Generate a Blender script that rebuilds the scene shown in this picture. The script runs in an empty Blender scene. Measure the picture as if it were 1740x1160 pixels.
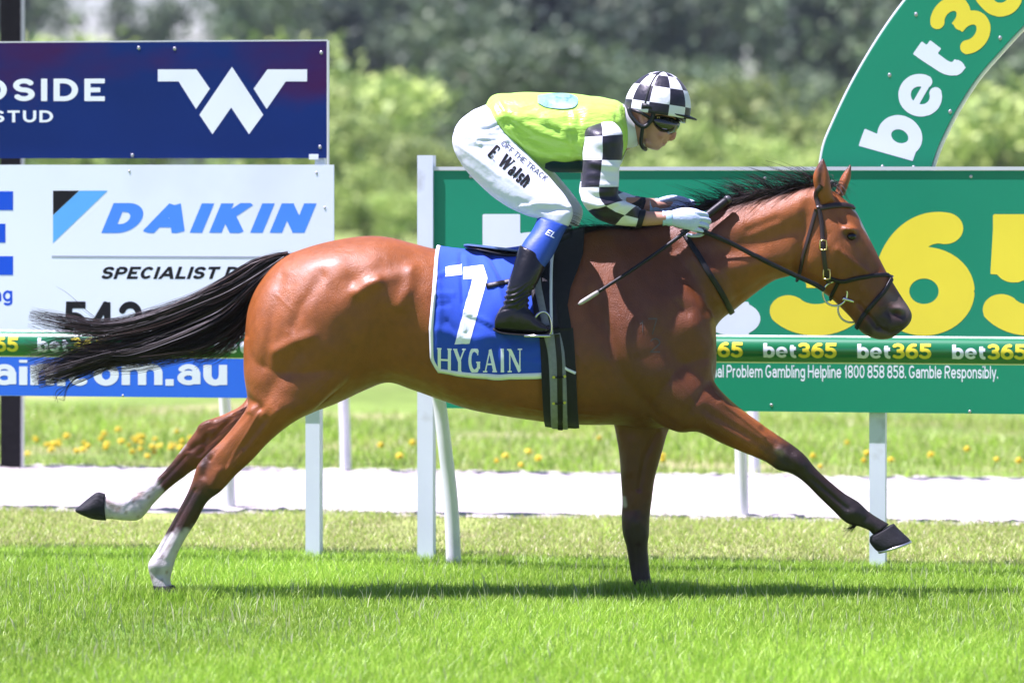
import bpy, bmesh, math, random
import numpy as np
from mathutils import Vector, Matrix
from mathutils.bvhtree import BVHTree

rng = np.random.default_rng(7)
random.seed(7)
scene = bpy.context.scene
col = scene.collection

# ------------------------------------------------------------------ camera, sky, sun, exposure
S, D, CX, HZ, CH = 440.0, 18.0, 870.0, 290.0, 1.65   # px per metre at the horse, its distance, centre column, horizon row, eye height
cam = bpy.data.cameras.new('camera')
cam_o = bpy.data.objects.new('camera', cam)
col.objects.link(cam_o)
cam_o.location = (0, -D, CH)
cam_o.rotation_euler = (math.radians(90), 0, 0)
cam.sensor_width = 36.0
cam.lens = 36.0 * S * D / 1740.0
cam.shift_y = -(580.0 - HZ) / 1740.0
cam.clip_start = 0.5
cam.clip_end = 3000
cam.dof.use_dof = True
cam.dof.focus_distance = D - 0.15
cam.dof.aperture_fstop = 2.9
scene.camera = cam_o

SUN = Vector((-0.38, -0.07, 0.92)).normalized()
world = bpy.data.worlds.new('World')
scene.world = world
world.use_nodes = True
wn = world.node_tree
sky = wn.nodes.new('ShaderNodeTexSky')
sky.sky_type = 'NISHITA'
sky.sun_disc = False
sky.sun_elevation = math.asin(SUN.z)
sky.sun_rotation = math.atan2(SUN.x, SUN.y)
sky.air_density = 1.0
sky.dust_density = 0.1
sky.ozone_density = 2.0
wn.links.new(sky.outputs[0], wn.nodes['Background'].inputs[0])
wn.nodes['Background'].inputs[1].default_value = 0.052
sl = bpy.data.lights.new('sun', 'SUN')
sl.energy = 5.0
sl.angle = math.radians(0.53)
sl.color = (1.0, 0.96, 0.89)
sun_o = bpy.data.objects.new('sun', sl)
col.objects.link(sun_o)
sun_o.rotation_euler = (-SUN).to_track_quat('-Z', 'Y').to_euler()
scene.view_settings.view_transform = 'Standard'
scene.view_settings.look = 'None'
scene.view_settings.gamma = 1
scene.view_settings.exposure = 1.33
scene.view_settings.use_white_balance = True          # the photograph is balanced cool: shaded whites read pale blue
scene.view_settings.white_balance_temperature = 5800
scene.view_settings.white_balance_tint = 35
scene.render.engine = 'CYCLES'
scene.cycles.max_bounces = 8
scene.cycles.transparent_max_bounces = 8
scene.cycles.use_denoising = True

# ------------------------------------------------------------------ helpers
def P(px, py, Y=0.0):
    """pixel of the photograph + distance from the horse's plane -> point"""
    k = (D + Y) / D
    return np.array([(px - CX) / S * k, Y, CH - (py - HZ) / S * k])

def PX(v):
    k = (D + v[:, 1]) / D
    return v[:, 0] / k * S + CX, (CH - v[:, 2]) / k * S + HZ

def lin(r, g, b):
    def f(c):
        c /= 255.0
        return c / 12.92 if c <= 0.04045 else ((c + 0.055) / 1.055) ** 2.4
    return (f(r), f(g), f(b))

def tag(o, label=None, cat=None, group=None, kind=None):
    if label: o['label'] = label
    if cat: o['category'] = cat
    if group: o['group'] = group
    if kind: o['kind'] = kind
    return o

def empty(name, loc=(0, 0, 0)):
    o = bpy.data.objects.new(name, None)
    o.empty_display_size = 0.1
    o.location = loc
    col.objects.link(o)
    bpy.context.view_layer.update()
    return o

def mobj(name, verts, faces, mat, parent=None, smooth=True, colors=None, uv=None):
    """link a mesh object given world coordinates; parts keep world placement"""
    me = bpy.data.meshes.new(name)
    me.from_pydata([tuple(map(float, v)) for v in verts], [], [tuple(map(int, f)) for f in faces])
    for m in (mat if isinstance(mat, (list, tuple)) else [mat]):
        me.materials.append(m)
    if smooth:
        me.polygons.foreach_set('use_smooth', [True] * len(me.polygons))
    if colors is not None:
        a = me.color_attributes.new('Col', 'FLOAT_COLOR', 'POINT')
        c = np.ones((len(verts), 4), np.float32); c[:, :3] = colors
        a.data.foreach_set('color', c.ravel())
    if uv is not None:
        l = me.uv_layers.new(name='UVMap')
        l.data.foreach_set('uv', np.asarray(uv, np.float32).ravel())
    me.update()
    o = bpy.data.objects.new(name, me)
    col.objects.link(o)
    if parent is not None:
        o.parent = parent
        o.matrix_parent_inverse = parent.matrix_world.inverted()
    return o

def copy_tree(o, parent=None):
    c = o.copy(); col.objects.link(c); c.parent = parent
    for ch in list(o.children): copy_tree(ch, c)
    return c

def nod(t, kind, **kw):
    n = t.nodes.new(kind)
    for k, v in kw.items(): setattr(n, k, v)
    return n

def mat(name, c, rough=0.6, spec=0.5, var=0.12, vscale=6.0, bump=0.0, bscale=60.0, metal=0.0,
        sheen=0.0, coat=0.0, attr=False, transl=0.0, stretch=None, bump2=0.0, b2scale=12.0, var2=0.0, var2scale=0.7, tint=None):
    m = bpy.data.materials.new(name)
    m.use_nodes = True
    t = m.node_tree
    b = t.nodes['Principled BSDF']
    b.inputs['Roughness'].default_value = rough
    b.inputs['Specular IOR Level'].default_value = spec
    b.inputs['Metallic'].default_value = metal
    b.inputs['Sheen Weight'].default_value = sheen
    b.inputs['Coat Weight'].default_value = coat
    b.inputs['Coat Roughness'].default_value = 0.25
    tc = nod(t, 'ShaderNodeTexCoord')
    src = tc.outputs['Object']
    if stretch:
        mp = nod(t, 'ShaderNodeMapping'); mp.inputs['Scale'].default_value = stretch
        t.links.new(src, mp.inputs['Vector']); src = mp.outputs[0]
    if attr:
        a = nod(t, 'ShaderNodeAttribute', attribute_name='Col'); base = a.outputs['Color']
    else:
        rgb = nod(t, 'ShaderNodeRGB'); rgb.outputs[0].default_value = (*c, 1); base = rgb.outputs[0]
    def vary(base, scale, amt, det=5.0):
        n = nod(t, 'ShaderNodeTexNoise'); n.inputs['Scale'].default_value = scale; n.inputs['Detail'].default_value = det
        t.links.new(src, n.inputs['Vector'])
        r = nod(t, 'ShaderNodeMapRange'); r.inputs['From Min'].default_value = 0.25; r.inputs['From Max'].default_value = 0.75
        r.inputs['To Min'].default_value = 1 - amt; r.inputs['To Max'].default_value = 1 + amt
        t.links.new(n.outputs['Fac'], r.inputs['Value'])
        x = nod(t, 'ShaderNodeMix', data_type='RGBA', blend_type='MULTIPLY'); x.inputs['Factor'].default_value = 1
        t.links.new(base, x.inputs['A']); t.links.new(r.outputs[0], x.inputs['B'])
        return x.outputs['Result']
    if var: base = vary(base, vscale, var)
    if var2: base = vary(base, var2scale, var2, 3.0)
    if tint:   # a second colour in noise patches: (colour, scale, lo, hi)
        n = nod(t, 'ShaderNodeTexNoise'); n.inputs['Scale'].default_value = tint[1]; n.inputs['Detail'].default_value = 6
        t.links.new(src, n.inputs['Vector'])
        r = nod(t, 'ShaderNodeMapRange'); r.inputs['From Min'].default_value = tint[2]; r.inputs['From Max'].default_value = tint[3]
        t.links.new(n.outputs['Fac'], r.inputs['Value'])
        x = nod(t, 'ShaderNodeMix', data_type='RGBA'); x.inputs['B'].default_value = (*tint[0], 1)
        t.links.new(r.outputs[0], x.inputs['Factor']); t.links.new(base, x.inputs['A'])
        base = x.outputs['Result']
    t.links.new(base, b.inputs['Base Color'])
    if bump:
        n = nod(t, 'ShaderNodeTexNoise'); n.inputs['Scale'].default_value = bscale; n.inputs['Detail'].default_value = 4
        t.links.new(src, n.inputs['Vector'])
        u = nod(t, 'ShaderNodeBump'); u.inputs['Strength'].default_value = 1; u.inputs['Distance'].default_value = bump
        t.links.new(n.outputs['Fac'], u.inputs['Height']); t.links.new(u.outputs[0], b.inputs['Normal'])
        if bump2:
            n2 = nod(t, 'ShaderNodeTexNoise'); n2.inputs['Scale'].default_value = b2scale; n2.inputs['Detail'].default_value = 3; n2.inputs['Distortion'].default_value = .6
            t.links.new(src, n2.inputs['Vector'])
            u2 = nod(t, 'ShaderNodeBump'); u2.inputs['Strength'].default_value = 1; u2.inputs['Distance'].default_value = bump2
            t.links.new(n2.outputs['Fac'], u2.inputs['Height']); t.links.new(u2.outputs[0], u.inputs['Normal'])
    if transl:
        tr = nod(t, 'ShaderNodeBsdfTranslucent'); t.links.new(base, tr.inputs['Color'])
        mx = nod(t, 'ShaderNodeMixShader'); mx.inputs[0].default_value = transl
        t.links.new(b.outputs[0], mx.inputs[1]); t.links.new(tr.outputs[0], mx.inputs[2])
        t.links.new(mx.outputs[0], t.nodes['Material Output'].inputs['Surface'])
    return m

def crom(a, sub):
    """Catmull-Rom through the rows of a"""
    a = np.asarray(a, float); n = len(a)
    p = np.vstack([2 * a[0] - a[1], a, 2 * a[-1] - a[-2]])
    out = []
    for i in range(n - 1):
        p0, p1, p2, p3 = p[i:i + 4]
        for k in range(sub):
            t = k / sub
            out.append(0.5 * (2 * p1 + (p2 - p0) * t + (2 * p0 - 5 * p1 + 4 * p2 - p3) * t * t + (3 * p1 - p0 - 3 * p2 + p3) * t ** 3))
    out.append(a[-1])
    return np.array(out)

def loft(st, nseg=28, sub=4, caps=True, sq=1.0):
    """stations (x1,y1,x2,y2,half width m,centre Y m[,skew]): two outline points in pixels and a depth"""
    st = [tuple(s) + (0,) * (7 - len(s)) for s in st]
    a = crom(st, sub)
    V = []
    ang = np.arange(nseg) * 2 * np.pi / nseg
    for r in a:
        p1, p2 = P(r[0], r[1], r[5]), P(r[2], r[3], r[5])
        m, h = (p1 + p2) / 2, (p1 - p2) / 2
        c, s = np.cos(ang), np.sin(ang)
        c2 = np.sign(c) * np.abs(c) ** sq; s2 = np.sign(s) * np.abs(s) ** sq
        ring = m[None] + h[None] * c2[:, None]
        ring[:, 1] -= r[4] * s2 * (1 - r[6] * c2)
        V.append(ring)
    n = len(V); V = np.concatenate(V)
    F = [(i * nseg + j, i * nseg + (j + 1) % nseg, (i + 1) * nseg + (j + 1) % nseg, (i + 1) * nseg + j) for i in range(n - 1) for j in range(nseg)]
    UV = [q for i in range(n - 1) for j in range(nseg) for q in ((i / (n - 1), j / nseg), (i / (n - 1), (j + 1) / nseg), ((i + 1) / (n - 1), (j + 1) / nseg), ((i + 1) / (n - 1), j / nseg))]
    if caps:
        V = np.vstack([V, V[:nseg].mean(0), V[(n - 1) * nseg:n * nseg].mean(0)])
        e = n * nseg
        for j in range(nseg):
            F.append((e, (j + 1) % nseg, j)); UV += [(0, j / nseg)] * 3
            F.append((e + 1, (n - 1) * nseg + j, (n - 1) * nseg + (j + 1) % nseg)); UV += [(1, j / nseg)] * 3
    return V, F, UV

def tube(pts, rad, nseg=10, caps=True, flat=None):
    """tube through world points; rad number or list; flat=(a,b) gives an elliptic strap section"""
    pts = np.asarray(pts, float); n = len(pts)
    rad = np.full(n, rad) if np.isscalar(rad) else np.asarray(rad, float)
    V = []
    up = np.array([0, 1.0, 0])
    for i in range(n):
        t = pts[min(i + 1, n - 1)] - pts[max(i - 1, 0)]; t /= np.linalg.norm(t) + 1e-9
        a = np.cross(t, up); l = np.linalg.norm(a)
        a = a / l if l > 1e-3 else np.array([1.0, 0, 0])
        b = np.cross(t, a)
        for j in range(nseg):
            q = 2 * np.pi * j / nseg
            V.append(pts[i] + rad[i] * (a * math.cos(q) + b * math.sin(q)))
    F = [(i * nseg + j, i * nseg + (j + 1) % nseg, (i + 1) * nseg + (j + 1) % nseg, (i + 1) * nseg + j) for i in range(n - 1) for j in range(nseg)]
    if caps:
        F.append(tuple(range(nseg - 1, -1, -1))); F.append(tuple((n - 1) * nseg + j for j in range(nseg)))
    return np.array(V), F

def box(c, sx, sy, sz, ax=None):
    """box centred on c, half sizes along axes ax (3 vectors)"""
    ax = np.eye(3) if ax is None else np.asarray(ax)
    V = [np.asarray(c) + ax[0] * sx * i + ax[1] * sy * j + ax[2] * sz * k for i in (-1, 1) for j in (-1, 1) for k in (-1, 1)]
    F = [(0, 1, 3, 2), (4, 6, 7, 5), (0, 4, 5, 1), (2, 3, 7, 6), (0, 2, 6, 4), (1, 5, 7, 3)]
    return np.array(V), F

def join(parts):
    V, F, o = [], [], 0
    for p in parts:
        V.append(np.asarray(p[0])); F += [tuple(i + o for i in f) for f in p[1]]; o += len(p[0])
    return np.vstack(V), F

def sphere(c, r, nu=20, nv=12):
    V, F = [], []
    r = np.array(r if hasattr(r, '__len__') else (r, r, r))
    for i in range(nv + 1):
        th = math.pi * i / nv
        for j in range(nu):
            ph = 2 * math.pi * j / nu
            V.append(np.asarray(c) + r * np.array([math.sin(th) * math.cos(ph), math.sin(th) * math.sin(ph), math.cos(th)]))
    for i in range(nv):
        for j in range(nu):
            F.append((i * nu + j, (i + 1) * nu + j, (i + 1) * nu + (j + 1) % nu, i * nu + (j + 1) % nu))
    return np.array(V), F

def remesh(parts, voxel, smooth=6, fac=0.5):
    V, F = join(parts)
    me = bpy.data.meshes.new('tmp'); me.from_pydata(V.tolist(), [], F)
    bm = bmesh.new(); bm.from_mesh(me); bmesh.ops.recalc_face_normals(bm, faces=bm.faces); bm.to_mesh(me); bm.free()
    o = bpy.data.objects.new('tmp', me); col.objects.link(o)
    r = o.modifiers.new('r', 'REMESH'); r.mode = 'VOXEL'; r.voxel_size = voxel; r.adaptivity = 0
    s = o.modifiers.new('s', 'SMOOTH'); s.iterations = smooth; s.factor = fac
    dg = bpy.context.evaluated_depsgraph_get()
    ev = o.evaluated_get(dg); m2 = ev.to_mesh()
    n = len(m2.vertices); V = np.empty(n * 3); m2.vertices.foreach_get('co', V); V = V.reshape(-1, 3).copy()
    F = [tuple(p.vertices) for p in m2.polygons]
    ev.to_mesh_clear(); bpy.data.objects.remove(o); bpy.data.meshes.remove(me)
    return V, F

def vnormals(V, F):
    me = bpy.data.meshes.new('tmp'); me.from_pydata(V.tolist(), [], F)
    N = np.array([tuple(n.vector) for n in me.vertex_normals])
    bpy.data.meshes.remove(me)
    return N

def segdist(x, y, pl):
    d = np.full(len(x), 1e9)
    if len(pl) == 1: return np.hypot(x - pl[0][0], y - pl[0][1])
    for (ax, ay), (bx, by) in zip(pl[:-1], pl[1:]):
        ux, uy = bx - ax, by - ay
        t = np.clip(((x - ax) * ux + (y - ay) * uy) / (ux * ux + uy * uy + 1e-9), 0, 1)
        d = np.minimum(d, np.hypot(x - ax - t * ux, y - ay - t * uy))
    return d

def relief(V, F, feats, both=True):
    """push the surface in and out along lines given in pixels: (points, sigma px, mm[, ymin, ymax])"""
    N = vnormals(V, F)
    x, y = PX(V)
    disp = np.zeros(len(V))
    for f in feats:
        pl, sg, amp = f[:3]
        lo, hi = f[3:5] if len(f) > 3 else (-0.6, 0.6)
        d = segdist(x, y, pl)
        w = np.exp(-(d / sg) ** 2)
        if len(f) > 3: side = np.clip(-N[:, 1] * 1.6, 0, 1) * (V[:, 1] > lo) * (V[:, 1] < hi)
        elif both: side = np.clip(np.abs(N[:, 1]) * 1.6, 0, 1)
        else: side = np.clip(-N[:, 1] * 1.6, 0, 1)
        disp += w * amp * 0.001 * side
    return V + N * disp[:, None]

def bvh(V, F): return BVHTree.FromPolygons([Vector(v) for v in V], F)
EYE = Vector((0, -D, CH))
def cast(tree, px, py, off=0.0, default=None):
    """from the eye through a pixel on to a surface"""
    p = Vector(P(px, py, 0)); d = (p - EYE).normalized()
    h, n, i, dist = tree.ray_cast(EYE, d)
    if h is None: return (None, None) if default is None else (np.array(P(px, py, default)), np.array([0, -1.0, 0]))
    if n.dot(d) > 0: n = -n
    return np.array(h + n * off), np.array(n)

# ------------------------------------------------------------------ lettering: strokes -> outline mesh
def arc(cx, cy, rx, ry, a0, a1, n=14):
    n *= 2
    return [(cx + rx * math.cos(math.radians(a0 + (a1 - a0) * i / n)), cy + ry * math.sin(math.radians(a0 + (a1 - a0) * i / n))) for i in range(n + 1)]
O_ = arc(.5, .5, .5, .5, 0, 360, 26)
G = {  # width, strokes in a unit box (0..1 between the stroke centre lines; 2 = ascender top, -1 = descender)
 'A': (.95, [[(-.07, -.2), (.5, 1.12)], [(.5, 1.12), (1.07, -.2)], [(.2, .27), (.8, .27)]]),
 'C': (.82, [arc(.5, .5, .5, .5, 48, 312, 22)]),
 'D': (.84, [[(0, 0), (0, 1)], [(0, 1), (.4, 1)] + arc(.4, .5, .6, .5, 90, -90) + [(0, 0)]]),
 'E': (.70, [[(0, 0), (0, 1)], [(-.0, 1), (1, 1)], [(0, .5), (.9, .5)], [(0, 0), (1, 0)]]),
 'F': (.68, [[(0, -.2), (0, 1)], [(0, 1), (1, 1)], [(0, .48), (.9, .48)]]),
 'G': (.86, [arc(.5, .5, .5, .5, 48, 345, 22), [(1.0, .42), (.55, .42)]]),
 'H': (.80, [[(0, -.2), (0, 1.2)], [(1, -.2), (1, 1.2)], [(0, .5), (1, .5)]]),
 'I': (.0, [[(.5, -.2), (.5, 1.2)]]),
 'K': (.82, [[(0, -.2), (0, 1.2)], [(0, .3), (1, 1.25)], [(.3, .6), (1.05, -.25)]]),
 'L': (.66, [[(0, 1.2), (0, 0)], [(0, 0), (1, 0)]]),
 'N': (.84, [[(0, -.2), (0, 1.2)], [(1, -.2), (1, 1.2)], [(0, 1.1), (1, -.1)]]),
 'O': (.9, [O_]),
 'P': (.74, [[(0, -.2), (0, 1)], [(0, 1), (.5, 1)] + arc(.5, .73, .5, .27, 90, -90) + [(0, .46)]]),
 'R': (.78, [[(0, -.2), (0, 1)], [(0, 1), (.5, 1)] + arc(.5, .73, .5, .27, 90, -90) + [(0, .46)], [(.45, .46), (1.05, -.25)]]),
 'S': (.74, [arc(.5, .75, .5, .25, 25, 265, 14) + arc(.5, .25, .5, .25, 85, -155, 14)]),
 'T': (.76, [[(0, 1), (1, 1)], [(.5, 1), (.5, -.2)]]),
 'U': (.82, [[(0, 1.2), (0, .4)] + arc(.5, .4, .5, .4, 180, 360) + [(1, 1.2)]]),
 'W': (1.25, [[(0, 1.2), (.26, -.15)], [(.26, -.15), (.5, 1.05)], [(.5, 1.05), (.74, -.15)], [(.74, -.15), (1, 1.2)]]),
 'Y': (.82, [[(-.05, 1.2), (.5, .42)], [(1.05, 1.2), (.5, .42)], [(.5, .45), (.5, -.2)]]),
 'a': (.62, [arc(.5, .3, .5, .3, 0, 360, 20), [(1, -.2), (1, .65)], arc(.5, .65, .5, .35, 0, 155, 12)]),
 'b': (.66, [[(0, -.3), (0, 2.2)], O_]),
 'c': (.58, [arc(.5, .5, .5, .5, 50, 310, 20)]),
 'e': (.70, [arc(.5, .5, .5, .5, 0, 318, 22), [(0, .5), (1, .5)]]),
 'g': (.66, [O_, [(1, 1.2), (1, -.45)], arc(.5, -.45, .5, .55, 0, -145, 10)]),
 'h': (.62, [[(0, -.3), (0, 2.2)], arc(.5, .5, .5, .5, 180, 0) + [(1, -.3)]]),
 'i': (.0, [[(.5, -.3), (.5, 1)], [(.5, 1.7), (.5, 2.2)]]),
 'l': (.0, [[(.5, -.3), (.5, 2.2)]]),
 'm': (1.06, [[(0, -.3), (0, 1.2)], arc(.25, .6, .25, .4, 180, 0) + [(.5, -.3)], arc(.75, .6, .25, .4, 180, 0) + [(1, -.3)]]),
 'n': (.62, [[(0, -.3), (0, 1.2)], arc(.5, .5, .5, .5, 180, 0) + [(1, -.3)]]),
 'o': (.66, [O_]),
 'p': (.66, [[(0, 1.2), (0, -1.3)], O_]),
 'r': (.40, [[(0, -.3), (0, 1.2)], arc(.8, .45, .8, .55, 180, 80)]),
 's': (.56, [arc(.5, .75, .5, .25, 25, 265, 12) + arc(.5, .25, .5, .25, 85, -155, 12)]),
 't': (.50, [[(.3, 1.75), (.3, .45)] + arc(.75, .45, .45, .45, 180, 272, 8) + [(1.05, 0)], [(-.12, .97), (1.05, .97)]]),
 'u': (.62, [[(0, 1.3), (0, .5)] + arc(.5, .5, .5, .5, 180, 360), [(1, 1.3), (1, -.3)]]),
 'y': (.64, [[(-.05, 1.2), (.5, -.1)], [(1.05, 1.3), (.3, -1.2)]]),
 '0': (.7, [O_]),
 '1': (.38, [[(.75, -.2), (.75, 1.2)], [(.75, .95), (0, .7)]]),
 '2': (.7, [arc(.5, .7, .5, .3, 165, -25, 14) + [(0, 0)], [(-.0, 0), (1, 0)]]),
 '3': (.7, [arc(.42, .76, .5, .24, 150, -90, 14), arc(.45, .26, .55, .26, 90, -150, 14), [(.3, .52), (.5, .52)]]),
 '4': (.74, [[(.75, -.2), (.75, 1.1)], [(.75, 1.1), (0, .28)], [(0, .28), (1.1, .28)]]),
 '5': (.7, [[(.92, 1), (.14, 1)], [(.14, 1), (.1, .5)], arc(.42, .31, .56, .31, 125, -150, 16)]),
 '6': (.72, [arc(.5, .31, .5, .31, 0, 360, 22), arc(.72, .33, .72, .67, 180, 78, 14)]),
 '7': (.68, [[(-.2, 1), (1, 1)], [(1, 1), (.32, -.2)]]),
 '8': (.72, [arc(.5, .76, .46, .24, 0, 360, 20), arc(.5, .25, .5, .25, 0, 360, 20)]),
 '.': (.0, [[(.5, -1), (.5, 9)]]),
}
LOW = set('abceghilmnoprstuy.')
# serif forms: (width, [(stroke, width factor)])
def sf(x0, x1, y): return ([(x0, y), (x1, y)], .32)
SER = {
 'H': (.86, [([(0, 0), (0, 1)], 1), ([(1, 0), (1, 1)], 1), ([(0, .5), (1, .5)], .4), sf(-.22, .22, 0), sf(-.22, .22, 1), sf(.78, 1.22, 0), sf(.78, 1.22, 1)]),
 'Y': (.80, [([(.02, 1), (.5, .45)], 1), ([(.98, 1), (.5, .45)], .45), ([(.5, .48), (.5, 0)], 1), sf(.28, .72, 0), sf(-.2, .25, 1), sf(.75, 1.15, 1)]),
 'G': (.80, [(arc(.5, .5, .5, .5, 50, 310, 20), .95), ([(.92, .4), (.92, .12)], 1), sf(.66, 1.12, .42), ([(.84, .98), (.84, .74)], .35)]),
 'A': (.86, [([(.5, 1), (1, 0)], 1), ([(.5, 1), (.05, 0)], .42), ([(.22, .33), (.78, .33)], .38), sf(-.18, .25, 0), sf(.75, 1.2, 0)]),
 'I': (.42, [([(.5, 0), (.5, 1)], 1), sf(0, 1, 0), sf(0, 1, 1)]),
 'N': (.86, [([(0, 0), (0, 1)], .42), ([(1, 0), (1, 1)], .42), ([(0, 1), (1, 0)], 1), sf(-.22, .22, 0), sf(-.25, .1, 1), sf(.78, 1.22, 1)]),
 'E': (.64, [([(.1, 0), (.1, 1)], 1.1), ([(-.1, 1), (1, 1)], .5), ([(.1, .5), (.8, .5)], .5), ([(-.1, 0), (1, 0)], .5), ([(1, 1), (1, .72)], .4), ([(1, 0), (1, .28)], .4), ([(.8, .62), (.8, .38)], .4)]),
 'W': (1.2, [([(0, 1), (.27, 0)], 1.1), ([(.27, 0), (.5, 1)], .5), ([(.5, 1), (.77, 0)], 1.1), ([(.77, 0), (1, 1)], .5), sf(-.15, .18, 1), sf(.85, 1.15, 1), sf(.36, .6, 1)]),
 'a': (.6, [(arc(.42, .28, .42, .28, 0, 360, 18), .7), ([(.9, 0), (.9, .65)], 1.1), (arc(.5, .65, .4, .35, 0, 155, 12), .6), sf(.85, 1.25, 0)]),
 'l': (.36, [([(.5, -.1), (.5, 2.1)], 1.15), ([(0, 0), (1, 0)], .5), ([(0, 2), (.5, 2)], .5)]),
 's': (.52, [(G['s'][1][0], .85), ([(.92, 1), (.92, .7)], .4), ([(.08, 0), (.08, .3)], .4)]),
 'h': (.64, [([(0, 0), (0, 2)], 1.15), (arc(.5, .55, .5, .45, 180, 0) + [(1, 0)], 1.05), sf(-.25, .25, 0), sf(.75, 1.25, 0), sf(-.3, 0, 2)]),
 '.': (.0, [([(.5, -.3), (.5, .05)], 1.2)]),
}
_gc = {}
def glyph(ch, wt, ser=False, res=26, xh=0.72):
    """flat mesh of a character of cap height 1 and stroke width wt -> verts2d, faces, advance width"""
    key = (ch, wt, ser, res, xh)
    if key in _gc: return _gc[key]
    src = SER if (ser and ch in SER) else G
    wd, strokes = src[ch]
    if src is G:
        wf = {'e': (.88, .48), 'a': (.80, 1, .80), 's': (.85,), 'g': (.9, 1, .8)}.get(ch, ()) if wt > .19 else ()
        strokes = [(s, wf[i] if i < len(wf) else 1.0) for i, s in enumerate(strokes)]
    low = ch in LOW
    H = xh if low else 1.0
    W = max(wd, wt)
    def mp(u, v):
        x = wt / 2 + u * (W - wt)
        if ser: x = u * (W - wt) + wt / 2
        if v > 1 and low: y = (H - wt / 2) + (v - 1) * (1 - H)
        elif v < 0 and low: y = wt / 2 + v * (0.27)
        else: y = wt / 2 * (1 if not ser else .35) + v * (H - wt * (1 if not ser else .35))
        if wd == 0: x = wt / 2 + (u - .5) * wt * (1.0 if ser else 0)
        return x, y
    ylo = -0.27 if ch in 'gpy' else 0.0
    yhi = 1.0 if (not low or ch in 'bhilt') else H
    if ch == '.': yhi = wt * 1.1
    mg = 0.22 if ser else 0.02
    h = 1.0 / res
    xs = np.arange(-mg, W + mg + h, h); ys = np.arange(ylo - 2 * h, yhi + 2.5 * h, h)
    Xg, Yg = np.meshgrid(xs, ys)
    Dm = np.full(Xg.shape, 1e3)
    for s, f in strokes:
        pts = [mp(*p) for p in s]; r = wt * f / 2
        for (ax, ay), (bx, by) in zip(pts[:-1], pts[1:]):
            l = math.hypot(bx - ax, by - ay)
            if l < 1e-6: continue
            ux, uy = (bx - ax) / l, (by - ay) / l
            t = (Xg - ax) * ux + (Yg - ay) * uy; n = np.abs(-(Xg - ax) * uy + (Yg - ay) * ux)
            Dm = np.minimum(Dm, np.maximum(n - r, np.maximum(-t, t - l)))
        for q in pts[1:-1]:
            Dm = np.minimum(Dm, np.hypot(Xg - q[0], Yg - q[1]) - r)
        if not ser and len(s) == 2 and (s[0][1] in (0, 1) and s[1][1] in (0, 1)):   # square corners
            for q in pts: Dm = np.minimum(Dm, np.maximum(np.abs(Xg - q[0]), np.abs(Yg - q[1])) - r)
    Dm = np.maximum(Dm, np.maximum(ylo - Yg, Yg - yhi))
    V, F, idx = [], [], {}
    def vid(k, p):
        if k not in idx: idx[k] = len(V); V.append(p)
        return idx[k]
    ny, nx = Dm.shape
    for i in range(ny - 1):
        for j in range(nx - 1):
            c = [(i, j), (i, j + 1), (i + 1, j + 1), (i + 1, j)]
            d = [Dm[q] for q in c]
            if min(d) >= 0: continue
            f = []
            for k in range(4):
                a, b = c[k], c[(k + 1) % 4]; da, db = d[k], d[(k + 1) % 4]
                if da < 0: f.append(vid(a, (xs[a[1]], ys[a[0]])))
                if (da < 0) != (db < 0):
                    t = da / (da - db)
                    f.append(vid((min(a, b), max(a, b)), (xs[a[1]] + t * (xs[b[1]] - xs[a[1]]), ys[a[0]] + t * (ys[b[0]] - ys[a[0]]))))
            if len(f) > 2: F.append(tuple(f))
    _gc[key] = (np.array(V), F, W)
    return _gc[key]

def text2d(s, wt=.18, ser=False, res=44, gap=.12, slant=0.0, space=.35, xh=0.72):
    V, F, x, o = [], [], 0.0, 0
    for ch in s:
        if ch == ' ': x += space; continue
        v, f, w = glyph(ch, wt, ser, res, xh)
        v = v.copy(); v[:, 0] += x + slant * v[:, 1]
        V.append(v); F += [tuple(i + o for i in q) for q in f]; o += len(v); x += w + gap
    return np.vstack(V), F, x - gap

def fit2d(v, w, x0, x1, ybase, ytop):
    """text of width w, cap height 1 -> pixel box (baseline row, cap row)"""
    q = np.empty_like(v); q[:, 0] = x0 + v[:, 0] / w * (x1 - x0); q[:, 1] = ybase + v[:, 1] * (ytop - ybase)
    return q

def decal(name, v2, F, tree, m, parent, off=0.002):
    """print on a curved surface: pixel positions pushed on to the surface behind them"""
    V = []; ok = []
    for a in v2:
        h, n = cast(tree, a[0], a[1], off)
        ok.append(h is not None); V.append(h if h is not None else np.zeros(3))
    F = [f for f in F if all(ok[i] for i in f)]
    used = sorted({i for f in F for i in f}); mp = {u: i for i, u in enumerate(used)}
    return mobj(name, [V[u] for u in used], [tuple(mp[i] for i in f) for f in F], m, parent)

# ------------------------------------------------------------------ ground, in the frame of the running rail
TH = math.radians(11.4)
RO = np.array([(735 - CX) / S * 19.65 / D, 1.65, 0.0])
RT = np.array([math.cos(TH), -math.sin(TH), 0]); RN = np.array([math.sin(TH), math.cos(TH), 0])
UPV = np.array([0, 0, 1.0])
def R(s, v, z=0.0): return RO + RT * s + RN * v + UPV * z
def onplane(px, py, v):
    """where the sight line through a pixel meets the upright plane at distance v behind the sign line"""
    d = P(px, py, 0) - np.array([0, -D, CH]); o = np.array([0, -D, CH])
    t = (v + np.dot(RO - o, RN)) / np.dot(d, RN)
    p = o + d * t
    return np.dot(p - RO, RT), p[2]

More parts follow.
